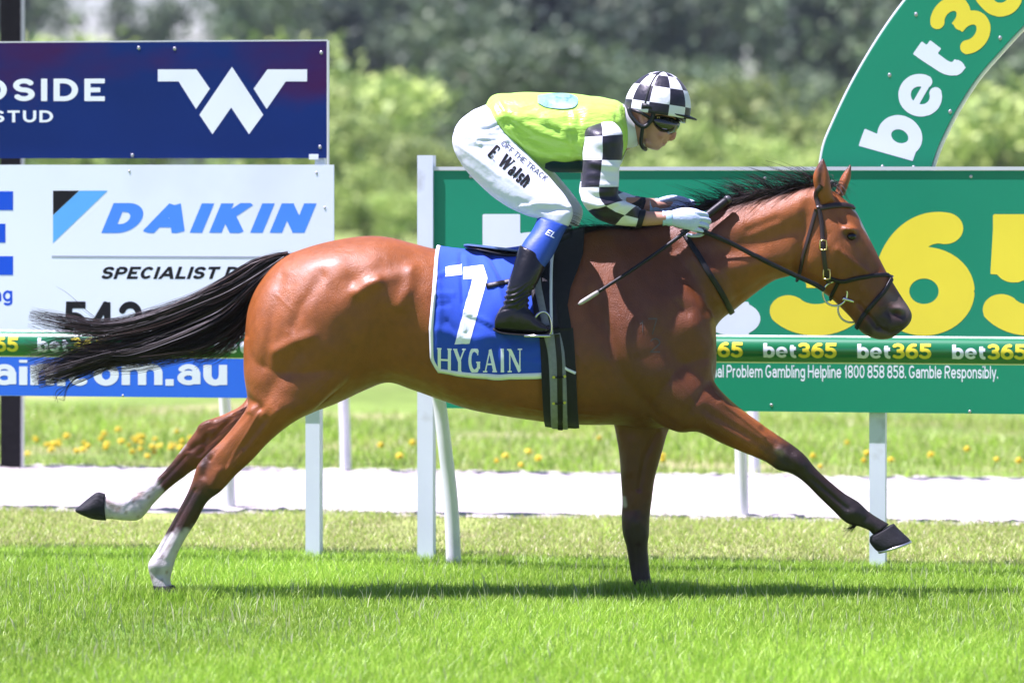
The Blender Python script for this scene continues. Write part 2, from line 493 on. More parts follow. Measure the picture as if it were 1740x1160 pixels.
M_soil = mat('soil_turf', (.10, .19, .022), .9, .2, .35, 9, .01, 40, tint=((.17, .20, .06), 3.0, .5, .75))
M_verge = mat('mown_grass', (.25, .30, .08), .9, .2, .3, 14, .012, 50, tint=((.32, .30, .14), 2.2, .55, .75), var2=.25, var2scale=.9)
M_infield = mat('infield_grass', (.15, .23, .040), .9, .2, .25, 5, .02, 25, tint=((.36, .32, .16), 0.7, .5, .72), var2=.25, var2scale=.5)
M_sand = mat('pale_sand', (.46, .43, .40), .95, .2, .10, 3, .03, 14, tint=((.34, .31, .28), 2.6, .5, .75), var2=.12, var2scale=1.2)
M_blade = mat('grass_blade', (1, 1, 1), .42, .35, .0, attr=True, transl=.38)

def strip(name, v0, v1, z, m, s0=-60, s1=60, kind='structure', nx=1, ny=1, amp=0.0):
    V, F = [], []
    for i in range(ny + 1):
        for j in range(nx + 1):
            zz = z + (amp * (rng.random() - .5) if amp else 0)
            if amp and i in (0, ny): zz = .003
            jv = (rng.random() - .5) * .05 if (amp and i in (0, ny)) else 0
            V.append(R(s0 + (s1 - s0) * j / nx, v0 + (v1 - v0) * i / ny + jv, zz))
    for i in range(ny):
        for j in range(nx):
            a = i * (nx + 1) + j; F.append((a, a + 1, a + nx + 2, a + nx + 1))
    return tag(mobj(name, V, F, m), kind=kind)

V, F = [(-1500, -60, -.03), (1500, -60, -.03), (1500, 2500, -.03), (-1500, 2500, -.03)], [(0, 1, 2, 3)]
tag(mobj('ground', V, F, M_infield), kind='structure')
strip('race_track', -22, 0.05, 0.0, M_soil)
strip('grass_verge', 0.05, 2.62, 0.0, M_verge)
strip('sand_track', 2.5, 5.75, 0.012, M_sand, -9, 9, nx=360, ny=70, amp=.022)
strip('infield', 5.6, 200, 0.004, M_infield, -160, 160)

def blades(name, s0, s1, v0, v1, dens, hmin, hmax, w, cols, lean=.5, patch=None, vpow=None):
    n = int((s1 - s0) * (v1 - v0) * dens)
    s = rng.uniform(s0, s1, n); v = rng.uniform(v0, v1, n)
    if patch:
        # clumps: keep by a smooth random field
        k = rng.normal(size=(12, 2)) * patch[0]; ph = rng.uniform(0, 6.28, 12)
        f = sum(np.sin(s * k[i, 0] + v * k[i, 1] + ph[i]) for i in range(12)) / 3.46
        keep = f + rng.normal(size=n) * .6 > patch[1]; s, v, f = s[keep], v[keep], f[keep]; n = len(s)
        hf = np.clip(1 + .22 * f, .6, 1.4)
    else: hf = np.ones(n); f = np.zeros(n)
    base = RO[None] + RT[None] * s[:, None] + RN[None] * v[:, None]
    dd = base[:, 1] + D                                    # keep what the frame (and a step to either side) can see
    kp = (np.abs(base[:, 0]) < 2.05 * dd / D + .8) & (dd > 14.0)
    base, hf, f = base[kp], hf[kp], f[kp]; n = len(base)
    h = rng.uniform(hmin, hmax, n) * hf
    a = rng.uniform(0, 2 * np.pi, n); tw = rng.uniform(0, 2 * np.pi, n)
    ln = rng.uniform(.1, 1, n) * lean * h
    d = np.c_[np.cos(a), np.sin(a), np.zeros(n)]; sd = np.c_[np.cos(tw), np.sin(tw), np.zeros(n)]
    ww = w * rng.uniform(.6, 1.3, n)
    V = np.empty((n, 5, 3))
    V[:, 0] = base - sd * ww[:, None] / 2; V[:, 1] = base + sd * ww[:, None] / 2
    mid = base + d * (ln * .35)[:, None]; mid[:, 2] += h * .6
    V[:, 2] = mid - sd * ww[:, None] * .4; V[:, 3] = mid + sd * ww[:, None] * .4
    V[:, 4] = base + d * ln[:, None]; V[:, 4, 2] += h
    c = np.asarray(cols)[rng.integers(0, len(cols), n)] * rng.uniform(.75, 1.3, n)[:, None] * (1 + .14 * f)[:, None]
    me = bpy.data.meshes.new(name)
    me.vertices.add(n * 5); me.vertices.foreach_set('co', V.ravel())
    i0 = np.arange(n) * 5
    q = np.c_[i0, i0 + 1, i0 + 3, i0 + 2]; t = np.c_[i0 + 2, i0 + 3, i0 + 4]
    me.loops.add(n * 7); me.loops.foreach_set('vertex_index', np.c_[q, t].ravel().astype(np.int32))
    me.polygons.add(n * 2)
    ls = np.c_[np.arange(n) * 7, np.arange(n) * 7 + 4].ravel().astype(np.int32)
    me.polygons.foreach_set('loop_start', ls)
    me.update(calc_edges=True)
    at = me.color_attributes.new('Col', 'FLOAT_COLOR', 'POINT')
    cc = np.ones((n, 5, 4), np.float32); cc[:, :, :3] = c[:, None, :]
    at.data.foreach_set('color', cc.ravel())
    me.materials.append(M_blade)
    o = bpy.data.objects.new(name, me); col.objects.link(o)
    return o
GC = [(.28, .47, .034), (.33, .52, .048), (.22, .41, .028), (.42, .57, .10), (.29, .48, .037)]
DRY = [(.44, .48, .17), (.37, .45, .13), (.52, .48, .27), (.32, .43, .09), (.41, .46, .16)]
tag(blades('turf_grass', -4.0, 4.6, -6.2, .12, 11500, .017, .046, .0027, GC, 1.0, patch=(2.2, -1.6)),
    'thick bright green turf of the race track under the horse', 'grass', kind='stuff')
tag(blades('turf_seedheads', -4.0, 4.6, -6.2, .12, 110, .05, .078, .004, [(.42, .50, .22), (.5, .52, .3)], .5),
    'pale dry blades standing out of the race track turf', 'grass', kind='stuff')
tag(blades('verge_grass', -4.5, 5, .08, 2.60, 5200, .012, .034, .0046, GC[1:2] + DRY, 1.2, patch=(3.0, -.9)),
    'short patchy yellow green mown grass under the sign boards', 'grass', kind='stuff')
tag(blades('infield_grass', -6, 6.5, 5.62, 11.5, 1000, .03, .09, .007, GC[:2] + DRY[:2], 1.0, patch=(1.6, -.4)),
    'loose grass growing beyond the sand track', 'grass', kind='stuff')

for hx_, hy_, Yh, nm_ in ((277, 1000, -.165, 'hind'), (1092, 1000, .13, 'fore')):      # deep turf round the planted hooves
    q_ = P(hx_, hy_, Yh) - RO; s_, v_ = float(np.dot(q_, RT)), float(np.dot(q_, RN))
    tag(blades('turf_grass', s_ - .16, s_ + .20, v_ - .16, v_ + .06, 15000, .045, .075, .0034, GC, .7),
        'deeper tuft of green turf closing round the planted %s hoof' % nm_, 'grass', kind='stuff')

# ------------------------------------------------------------------ hills and trees
M_hill = mat('wooded_hill', (.035, .055, .025), .95, .1, .4, .12, 0)
V, F = [], []
for i in range(7):
    for j in range(41):
        x = -250 + 12.5 * j; y = 235 + 25 * i
        V.append((x, y, -.5 + 1.2 * i ** .9 * (1 + .18 * math.sin(j * .55 + i) + .12 * math.sin(j * 1.3))))
for i in range(6):
    for j in range(40):
        a = i * 41 + j; F.append((a, a + 1, a + 42, a + 41))
tag(mobj('hill', V, F, M_hill), kind='structure')

M_bark = mat('tree_bark', (.10, .085, .07), .9, .2, .3, 3, .02, 8)
def leafmat(n, c, c2): return mat(n, c, .55, .3, .3, .8, attr=True, transl=.15)
M_leaf = leafmat('tree_leaf', (1, 1, 1), None)
_t = M_leaf.node_tree; _oi = nod(_t, 'ShaderNodeObjectInfo'); _mr = nod(_t, 'ShaderNodeMapRange'); _mr.inputs['To Min'].default_value = .55; _mr.inputs['To Max'].default_value = 1.35
_x = nod(_t, 'ShaderNodeMix', data_type='RGBA', blend_type='MULTIPLY'); _x.inputs['Factor'].default_value = 1
_at = next(q for q in _t.nodes if q.type == 'ATTRIBUTE'); _to = [l.to_socket for l in _at.outputs['Color'].links]
_t.links.new(_oi.outputs['Random'], _mr.inputs['Value']); _t.links.new(_at.outputs['Color'], _x.inputs['A']); _t.links.new(_mr.outputs[0], _x.inputs['B'])
for _s in _to: _t.links.new(_x.outputs['Result'], _s)
def tree_mesh(kind, seed):
    """trunk with limbs, and a crown of leaf-clump faces gathered round the limb ends; unit height about 1"""
    g = np.random.default_rng(seed)
    H = 1.0
    parts = []; ends = []
    if kind == 'pine':
        parts.append(tube([(0, 0, 0), (.005, 0, .5), (0, .005, .97)], [.028, .018, .004], 8))
        for k in range(46):
            z = g.uniform(.12, .97); L = (1.02 - z) * g.uniform(.24, .36) + .02; a = g.uniform(0, 6.28)
            e = np.array([math.cos(a) * L, math.sin(a) * L, z - .03 * g.random() + .03])
            parts.append(tube([(0, 0, z), e * [.5, .5, 1], e], [.007, .005, .002], 5))
            for f in (.35, .6, .85, 1.0): ends.append((np.array([e[0] * f, e[1] * f, e[2]]), .055, 26))
    elif kind == 'gum':
        parts.append(tube([(0, 0, 0), (.02, .01, .25), (.0, .02, .5)], [.035, .026, .02], 8))
        for k in range(13):
            a = g.uniform(0, 6.28); z0 = g.uniform(.25, .5); L = g.uniform(.16, .36)
            e = np.array([math.cos(a) * L, math.sin(a) * L, g.uniform(.45, .95)])
            m = np.array([e[0] * .4, e[1] * .4, z0 + (e[2] - z0) * .6])
            parts.append(tube([(.01, .01, z0), m, e], [.016, .01, .003], 6))
            ends.append((e, g.uniform(.08, .13), 150)); ends.append((m * [1, 1, 1.03], .07, 60))
        for k in range(6): ends.append((np.array([g.normal() * .15, g.normal() * .15, g.uniform(.55, .95)]), .1, 110))
    else:   # bushy young tree
        parts.append(tube([(0, 0, 0), (.01, 0, .25), (.02, .01, .5)], [.03, .022, .012], 8))
        for k in range(16):
            a = g.uniform(0, 6.28); L = g.uniform(.12, .40)
            e = np.array([math.cos(a) * L, math.sin(a) * L, g.uniform(.15, .92)])
            parts.append(tube([(0, 0, .1 + .2 * g.random()), e * [.5, .5, .7], e], [.012, .008, .003], 6))
            ends.append((e, g.uniform(.09, .16), 150))
        for k in range(5): ends.append((np.array([g.normal() * .12, g.normal() * .12, g.uniform(.35, .95)]), .12, 120))
    pos = np.vstack([c + g.normal(size=(n, 3)) * r * (.72 if kind != 'bush' else .85) * [1, 1, .7] for c, r, n in ends])
    pos[:, 2] = np.maximum(pos[:, 2], .02)
    n = len(pos)
    u = g.normal(size=(n, 3)); u /= np.linalg.norm(u, axis=1)[:, None]
    w = np.cross(u, g.normal(size=(n, 3))); w /= np.linalg.norm(w, axis=1)[:, None]
    sz = g.uniform(.014, .034, n)[:, None] * (1.3 if kind == 'bush' else 1.0)
    V = np.stack([pos - u * sz, pos + w * sz * .55, pos + u * sz, pos - w * sz * .55], 1).reshape(-1, 3)
    F = np.arange(n * 4).reshape(-1, 4).tolist()
    pal = {'pine': [(.045, .08, .052), (.062, .10, .058), (.085, .12, .068)],
           'gum': [(.125, .19, .09), (.17, .235, .11), (.08, .135, .07)],
           'bush': [(.33, .45, .11), (.43, .53, .14), (.20, .31, .085)]}[kind]
    cl = np.array(pal)[g.integers(0, 3, n)] * g.uniform(.75, 1.25, n)[:, None]
    return join(parts), (V, F, np.repeat(cl, 4, 0))
TREES = {}
for kind in ('pine', 'gum', 'bush'):
    for sd in range(3):
        (tv, tf), (lv, lf, lc) = tree_mesh(kind, 11 * sd + len(kind))
        nm = {'pine': 'pine_tree', 'gum': 'gum_tree', 'bush': 'young_tree'}[kind]
        r = empty(nm)
        mobj('trunk', tv, tf, M_bark, r); mobj('crown', lv, lf, M_leaf, r, smooth=False, colors=lc)
        TREES[kind, sd] = [r, False]
TL = {'pine': ('dark grey green conifer on the wooded hillside', 'conifers on the hillside'),
      'gum': ('grey green broad crowned tree on the wooded hillside', 'broad crowned trees on the hillside'),
      'bush': ('bright lime green bushy young tree in front of the dark wood', 'lime green young trees before the wood')}
def plant(kind, px, d, h, wd=1.0):
    sd = random.randrange(3)
    e = TREES[kind, sd]
    if e[1]: r = copy_tree(e[0])
    else: r = e[0]; e[1] = True
    z = 0.0 if d < 230 else 1.2 * ((d - D - 235) / 25.0) ** .9 - .7 if d - D > 235 else 0.0
    r.location = ((px - CX) / S * d / D, d - D, z)
    r.scale = (h * wd, h * wd, h); r.rotation_euler = (0, 0, random.uniform(0, 6.28))
    tag(r, TL[kind][0], 'tree', TL[kind][1])
def hpx(py, d): return CH + (HZ - py) / S * d / D          # height that reaches a pixel row at that distance
x = -950
while x < 2700:                                            # back rows on the slope, their tops above the frame except at the sky gaps
    gap = 85 < x < 225 or 320 < x < 415 or 1225 < x < 1290
    if gap: x += 30; continue
    plant('gum' if random.random() < .6 else 'pine', x, 258 + random.uniform(-6, 22), hpx(random.uniform(-140, -20), 258), .5 if -30 < x < 480 or 1150 < x < 1370 else 1.1)
    x += random.uniform(52, 88) * (1 if -150 < x < 1900 else 1.8)
x = -900
while x < 2650:
    gap = 60 < x < 250 or 300 < x < 440
    plant('pine' if random.random() < .5 else 'gum', x, 212 + random.uniform(-14, 12), hpx(random.uniform(75, 110) if gap else random.uniform(-60, 75), 212), .6 if -30 < x < 480 or 1150 < x < 1370 else 1.0)
    x += random.uniform(85, 150) * (1 if -150 < x < 1900 else 1.6)
x = -850
while x < 2600:
    plant('gum', x, 168 + random.uniform(-10, 10), hpx(random.uniform(60, 170), 168), 1.25)
    x += random.uniform(120, 230)
for px, py, d in ((590, 175, 124), (655, 120, 132), (700, 215, 118), (620, 265, 108), (560, 225, 128), (680, 310, 104), (760, 235, 126), (1010, 220, 128), (1090, 245, 118), (-60, 60, 130),
                  (1180, 190, 120), (1245, 120, 128), (1300, 215, 116), (1365, 175, 124), (1420, 230, 112), (1640, 190, 126), (1700, 125, 118), (1775, 165, 120), (1870, 150, 122),
                  (110, 62, 134), (500, 60, 126), (20, 90, 126), (-150, 100, 124), (860, 262, 112), (940, 210, 134), (1540, 130, 130)):
    plant('bush', px, d, hpx(py + 22, d) / .98, 1.15)

# ------------------------------------------------------------------ yellow flowers in the infield
M_petal = mat('yellow_petal', (.62, .46, .015), .6, .3, .15, 40)
M_stem = mat('flower_stem', (.09, .2, .03), .7, .3, .1)
fv, ff = [], []
for k in range(10):
    a = k * .628
    c, s = math.cos(a), math.sin(a)
    b = len(fv); fv += [(0, 0, .1), (.022 * c - .008 * s, .022 * s + .008 * c, .107), (.026 * c, .026 * s, .103), (.022 * c + .008 * s, .022 * s - .008 * c, .107)]
    ff.append((b, b + 1, b + 2, b + 3))
sv, sff = sphere((0, 0, .106), (.020, .020, .015), 8, 5)
fv2, ff2 = join([(np.array(fv), ff), (sv, sff)]); npet = len(ff2)
tv, tf = tube([(0, 0, 0), (.004, 0, .05), (0, 0, .1)], .0025, 5)
fv2, ff2 = join([(fv2, ff2), (tv, tf)])
fl0 = mobj('dandelion_flower', fv2, ff2, [M_petal, M_stem])
fl0.data.polygons.foreach_set('material_index', [0] * npet + [1] * (len(ff2) - npet))
spots = []
for i in range(52):
    spots.append((rng.uniform(8, 345), 776 + 9 * rng.normal()))
for i in range(26): spots.append((rng.uniform(590, 1740), rng.uniform(768, 812)))
for i, (px, py) in enumerate(spots):
    d = CH / ((py - HZ) / S / D) if False else CH * S * D / (py - HZ)
    o = fl0 if i == 0 else fl0.copy()
    if i: col.objects.link(o)
    o.location = ((px - CX) / S * d / D, d - D, 0.0)
    sc_ = rng.uniform(.55, .9); o.scale = (sc_, sc_, rng.uniform(.7, 1.3)); o.rotation_euler = (rng.uniform(.5, .9), rng.uniform(-.3, .3), rng.uniform(-.5, .5))
    tag(o, 'small yellow flower in the grass at the edge of the sand track', 'flower', 'yellow flowers beyond the sand track')

# ------------------------------------------------------------------ running rails
M_white = mat('white_plastic', (.74, .76, .76), .35, .5, .06, 4, tint=((.42, .43, .38), 5, .62, .85))
M_wpost = mat('white_post_paint', (.74, .80, .88), .5, .4, .08, 3, tint=((.36, .36, .32), 6, .60, .85))
M_rgreen = mat('rail_green', (.004, .16, .055), .22, .55, .05, 3, coat=.4)
M_lw = mat('print_white', (.80, .86, .93), .45, .4, .03, 5)
M_ly = mat('print_yellow', (.86, .72, .03), .45, .4, .03, 5)

def rail_tube(v, z, r, s0, s1, nseg=28):
    V, F = [], []
    n = 12
    for i in range(n + 1):
        for j in range(nseg):
            a = 2 * math.pi * j / nseg
            V.append(R(s0 + (s1 - s0) * i / n, v - r * math.sin(a), z + r * math.cos(a)))
    for i in range(n):
        for j in range(nseg): F.append((i * nseg + j, i * nseg + (j + 1) % nseg, (i + 1) * nseg + (j + 1) % nseg, (i + 1) * nseg + j))
    return V, F
def goose(s, vb, vt, zt, r, lean=0.0):
    pts = [R(s, vb, -.05), R(s - lean * .15, vb - .01, .25), R(s - lean * .45, vb - .03, .5), R(s - lean * .8, (vb * .7 + vt * .3), zt - .18), R(s - lean, vt, zt - .04)]
    pts = crom(np.array(pts), 5)
    return tube(pts, np.linspace(r, r * .8, len(pts)), 14)
rail = empty('running_rail', R(0, -.2))
RV, RZ, RR = -.42, .925, .057
V, F = rail_tube(RV, RZ, RR, -5.2, 5.6)
o = mobj('rail_tube', V, F, [M_white, M_rgreen], rail)
# green wrap on the face that looks to the track, white strip left along the top and the underside
o.data.polygons.foreach_set('material_index', [1 if 2 <= (k % 28) <= 11 else 0 for k in range(len(F))])
sg0 = onplane(772, 955, -.18)[0]
for s in (sg0 - 2.5, sg0, sg0 + 2.5, sg0 + 5.0):
    mobj('post', *goose(s, -.18, RV + .02, RZ, .032, .075), M_white, rail)
bw, bf, bl = text2d('bet', .21, res=40, gap=.04, xh=.74)
yw, yf, yl = text2d('365', .21, res=40, gap=.04)
def on_rail(v2):
    return [R(q[0], RV - (RR + .0015) * math.sin(q[1]), RZ + (RR + .0015) * math.cos(q[1])) for q in v2]
s_first, _ = onplane(1297, 598, RV - RR)
lw = 0.30
for k in range(-16, 9):
    s0 = s_first + k * .383
    if s0 < -5.1 or s0 > 5.2: continue
    tot = bl + yl + .04; hgt = math.radians(64)
    def mpv(v, x): return np.c_[s0 + (v[:, 0] + x) / tot * lw, math.radians(124) - v[:, 1] * hgt]
    mobj('white_lettering', on_rail(mpv(bw, 0)), bf, M_lw, rail)
    mobj('yellow_lettering', on_rail(mpv(yw, bl + .04)), yf, M_ly, rail)
tag(rail, 'green and white running rail printed with repeated small white and yellow lettering', 'rail')

def plain_rail(v, px_list, label, base_y):
    e = empty('running_rail', R(0, v))
    mobj('rail_tube', *rail_tube(v - .3, .93, .05, -8, 8), M_white, e)
    for px in px_list:
        s, _ = onplane(px, base_y, v)
        mobj('post', *goose(s, v, v - .28, .92, .031, .03), M_white, e)
    tag(e, label, 'rail')
plain_rail(2.75, (-480, 390, 1262, 2100), 'plain white running rail along the near edge of the sand track', 870)
plain_rail(5.72, (-120, 588, 1283, 1990), 'plain white running rail along the far edge of the sand track', 808)

# ------------------------------------------------------------------ sign boards
AX = np.array([RT, RN, UPV])
def panel(name, x0, x1, y0, y1, v, m, parent, th=.012, ref=None, sides=None):
    """flat board given by pixel corners, standing in the sign plane"""
    xr = (x0 + x1) / 2 if ref is None else ref
    s0, z0 = onplane(x0, y0, v); s1, _ = onplane(x1, y0, v)
    _, zt = onplane(xr, y0, v); _, zb = onplane(xr, y1, v)
    c = R((s0 + s1) / 2, v + th / 2, (zt + zb) / 2)
    V, F = box(c, (s1 - s0) / 2, th / 2, (zt - zb) / 2, AX)
    return mobj(name, V, F, m, parent, smooth=False)
def on_sign(v2, v): 
    out = []
    for q in v2:
        s, z = onplane(q[0], q[1], v); out.append(R(s, v, z))
    return out
def word(name, s, x0, x1, yb, yt, v, m, parent, wt=.2, res=44, gap=.12, slant=0, space=.35, ser=False, xh=.72, dy=0.0):
    v2, f, w = text2d(s, wt, ser, res, gap, slant, space, xh)
    q = fit2d(v2, w, x0, x1, yb, yt); q[:, 1] += (q[:, 0] - x0) * dy
    return mobj(name, on_sign(q, v), f, m, parent, smooth=False)
def poly(name, pts, v, m, parent): return mobj(name, on_sign(pts, v), [tuple(range(len(pts)))], m, parent, smooth=False)
def bolts(pts, v, parent, m, r=.008):
    for px, py in pts:
        s, z = onplane(px, py, v)
        mobj('bolt', *sphere(R(s, v, z), (r, .002, r), 8, 6), m, parent)

M_green = mat('board_green', (.004, .27, .140), .38, .25, .05, 1.5, var2=.07, var2scale=.6)
M_bwhite = mat('board_white', (.78, .85, .93), .4, .5, .03, 1.2, tint=((.58, .62, .66), 1.3, .55, .9))
M_blue = mat('board_blue', (.020, .15, .80), .38, .5, .06, 1.5)
M_dblue = mat('letter_blue', (.06, .26, .86), .4, .5, .04, 3)
M_mblue = mat('bar_blue', (.010, .085, .62), .4, .25, .04, 3)
M_sky = mat('logo_sky_blue', (.10, .42, .86), .4, .5, .04, 3)
M_black = mat('print_black', (.012, .012, .014), .6, .15, .04, 3)
M_grey = mat('print_grey', (.33, .37, .43), .5, .4, .04, 3)
M_bolt = mat('bolt_metal', (.5, .5, .5), .4, .5, .1, 8, metal=.8)
M_edge = mat('aluminium_edge', (.72, .74, .75), .35, .5, .05, 5, metal=.3)
M_ban = mat('banner_vinyl', (.004, .022, .135), .36, .18, .10, 2, tint=((.055, .006, .055), .9, .54, .72), stretch=(1, 1, 2.2))
M_pole = mat('dark_pole', (.010, .010, .011), .7, .15, .25, 4, .004, 30)

VS = 0.0
# green board
gb = empty('advertising_board', R(.6, 0))
panel('panel', 735, 2010, 290, 693, VS, M_green, gb, ref=735)
panel('top_edge', 735, 2010, 283.5, 289.6, VS - .006, M_edge, gb, .03, ref=735)
panel('end_post', 709, 735.5, 264, 958, VS - .02, M_wpost, gb, .06, ref=722)
for x0, x1 in ((1477, 1504), (1990, 2016)):
    panel('post', x0, x1, 330, 975, VS + .02, M_wpost, gb, .06)
VL = VS - .0005
for ch, x0, x1, yt, m in (('b', 820, 985, 345, M_lw), ('e', 1000, 1160, 345, M_lw), ('t', 1168, 1292, 345, M_lw), ('3', 1308, 1478, 361, M_ly), ('6', 1484, 1656, 360, M_ly), ('5', 1670, 1842, 364, M_ly)):
    v2, f, w = text2d(ch, .255, res=110, xh=.78)
    mn, mx = v2[:, 0].min(), v2[:, 0].max(); v2 = v2.copy(); v2[:, 0] = (v2[:, 0] - mn)
    q = fit2d(v2, mx - mn, x0, x1, 570, yt)
    mobj('letter' if ch in 'bet' else 'numeral', on_sign(q, VL), f, m, gb, smooth=False)
word('helpline_lettering', 'National Problem Gambling Helpline 1800 858 858. Gamble Responsibly.', 1170, 1696, 641, 619, VL, M_lw, gb, .15, 24, .10, 0, .30, dy=.004)
bolts(((800, 300), (1010, 302), (1300, 303), (1650, 300), (1311, 688), (1648, 699), (900, 685), (1120, 690)), VL, gb, M_bolt, .007)
tag(gb, 'large green board with giant white letters and yellow numerals behind the horse', 'sign')

# arch panel of the winning post, standing up behind the green board
wa = empty('winning_post_arch', R(2.2, .12))
VA = .10
pts_o = [(1393, 292)] + [(1400, 250), (1414, 214), (1448, 143), (1492, 68), (1538, 3), (1600, -70), (1680, -146), (1770, -212)]
pts_i = [(1580, 292)] + [(1587, 268), (1600, 235), (1625, 186), (1659, 133), (1696, 90), (1740, 43), (1795, -6), (1860, -52)]
po, pi = crom(np.array(pts_o, float), 5), crom(np.array(pts_i, float), 5)
fr = [on_sign(po, VA), on_sign(pi, VA)]; n = len(po)
V = np.array(fr[0] + fr[1]); V = np.vstack([V, V + RN * .05]); F = []
for i in range(n - 1):
    F += [(i, i + 1, n + i + 1, n + i), (2 * n + i, 3 * n + i, 3 * n + i + 1, 2 * n + i + 1), (i, 2 * n + i, 2 * n + i + 1, i + 1), (n + i, n + i + 1, 3 * n + i + 1, 3 * n + i)]
F += [(0, n, 3 * n, 2 * n), (n - 1, 3 * n - 1, 4 * n - 1, 2 * n - 1)]
mobj('arch_panel', V, F, M_green, wa, smooth=False)
rim = [np.array(p) + RN * .02 for p in on_sign(np.array(po) + [[-1.5, -1]], VA)]
mobj('edge_trim', *tube(rim, .008, 6), M_edge, wa)
rim = [np.array(p) + RN * .02 for p in on_sign(np.array(pi) + [[2, 1.5]], VA)]
mobj('edge_trim', *tube(rim, .011, 6), M_edge, wa)
def arch_word(name, s, start, m, wt=.225, hgt=105.0, tot=None):
    v2, f, w = text2d(s, wt, False, 80, .05, xh=.74)
    # text runs up the arch: along the middle line, letter tops to the upper left
    mid = (po * .40 + pi * .60)
    seg = np.hypot(*np.diff(mid, axis=0).T); cum = np.r_[0, np.cumsum(seg)]
    out = []
    for x, y in v2:
        l = start + x * hgt * 1.02
        i = min(np.searchsorted(cum, l) - 1, len(seg) - 1); i = max(i, 0)
        t = (l - cum[i]) / seg[i]
        p = mid[i] + (mid[i + 1] - mid[i]) * t; d = (mid[i + 1] - mid[i]) / seg[i]
        nrm = np.array([d[1], -d[0]]); nrm = nrm if nrm[0] < 0 else -nrm
        out.append(p + nrm * (y - .42) * hgt)
    mobj(name, on_sign(out, VA - .0007), f, m, wa, smooth=False)
    return w * hgt * 1.02
L0 = arch_word('white_lettering', 'bet', 30, M_lw)
arch_word('yellow_lettering', '365', 30 + L0 + 6, M_ly)
bolts(((1512, 128), (1615, 190), (1700, 65), (1557, 25), (1500, 284), (1553, 285)), VA, wa, M_bolt, .009)
tag(wa, 'curved green arch panel with white and yellow lettering rising above the green board', 'sign')

# white board with the blue band
wb = empty('advertising_board', R(-1.8, 0))
panel('panel', -330, 567, 280, 676, VS, M_bwhite, wb, ref=400)
panel('blue_band', -330, 561, 603, 675.5, VS - .0008, M_blue, wb, .0008, ref=400)
for x0, x1 in ((519, 543), (-250, -226)):
    panel('post', x0, x1, 400, 958, VS + .016, M_wpost, wb, .06)
word('blue_lettering', 'DAIKIN', 172, 517, 396, 345, VL, M_dblue, wb, .30, 80, .17, .30)
poly('logo_stripe', [(90, 413), (90, 366), (135, 324), (183, 324)], VL, M_sky, wb)
poly('logo_corner', [(90, 365.5), (90, 324), (134.5, 324)], VL, M_black, wb)
panel('rule_line', 88, 540, 435, 438.5, VS - .0008, M_grey, wb, .0008, ref=300)
word('black_lettering', 'SPECIALIST D', 170, 402, 474, 453, VL, M_black, wb, .22, 40, .11, .28)
word('telephone_number', '542', 108, 241, 572, 512, VL, M_black, wb, .20, 60, .10)
word('web_address', 'ain.com.au', -13, 386, 655, 603 + 5, VS - .0015, M_lw, wb, .215, 60, .075, xh=.80)
for x0, x1, y0, y1 in ((-70, 22, 325, 357), (-70, 9, 380, 412), (-70, 22, 435, 467)):
    panel('blue_bar', x0, x1, y0, y1, VS - .0008, M_mblue, wb, .0008)
word('small_blue_lettering', 'ng', -13, 21, 512, 486, VL, M_mblue, wb, .16, 20, .10)
bolts(((220, 291), (538, 294), (552, 353), (209, 672), (540, 640)), VL, wb, M_bolt, .006)
tag(wb, 'white board with slanted blue capitals above a bright blue web address band', 'sign')

# navy banner
nb = empty('banner_sign', R(-1.8, .06))
VB = .06
panel('banner', -330, 555, 71, 269, VB, M_ban, nb, .008, ref=400)
panel('frame_edge', 555.3, 558, 69, 281, VB - .002, M_edge, nb, .02)
panel('frame_edge', -330, 555, 68.6, 70.7, VB, M_edge, nb, .02, ref=400)
panel('post', 535, 551, 262, 400, VB + .02, M_wpost, nb, .04)
VE = VB - .0007
word('white_lettering', 'DSIDE', -30, 178, 172, 134, VE, M_lw, nb, .21, 60, .22)
word('white_lettering', 'STUD', -13, 90, 208, 188, VE, M_lw, nb, .19, 48, .20)
zx = lambda pts: [(a / 2.9, b / 2.9) for a, b in pts]
for p in ([(778, 343), (968, 343), (1034, 438), (966, 538), (880, 402), (778, 402)], [(1513, 343), (1318, 343), (1250, 438), (1314, 538), (1408, 402), (1513, 402)]):
    poly('emblem', zx(p), VE, M_lw, nb)
e_ = zx([(1143, 330), (1297, 566), (1227, 662), (1139, 530), (1047, 662), (983, 566)])
mobj('emblem', on_sign(e_, VE), [(0, 1, 2, 3), (0, 3, 4, 5)], M_lw, nb, smooth=False)
bolts(((236, 82), (297, 83), (546, 90), (544, 250), (225, 264)), VE, nb, M_bolt, .008)
panel('tab', 525, 541, 262, 271, VE, M_lw, nb, .003)
tag(nb, 'navy and purple banner with white W emblem above the white board', 'sign')

# dark pole behind the left boards
d = CH * S * D / (798 - HZ)
pc = np.array([(20 - CX) / S * d / D, d - D, 0])
po_ = empty('steel_pole', pc)
w_ = 36 / S * d / D / 2
mobj('shaft', *box(pc + [0, 0, 2.6], w_, w_, 2.62), M_pole, po_, smooth=False)
mobj('lit_edge_strip', *box(pc + [w_ + .006, -w_ * .6, 2.6], .006, .02, 2.62), M_edge, po_, smooth=False)  # pale strip added to stand for the sunlit right edge of the pole
tag(po_, 'tall dark square pole standing behind the banner and white board', 'pole')

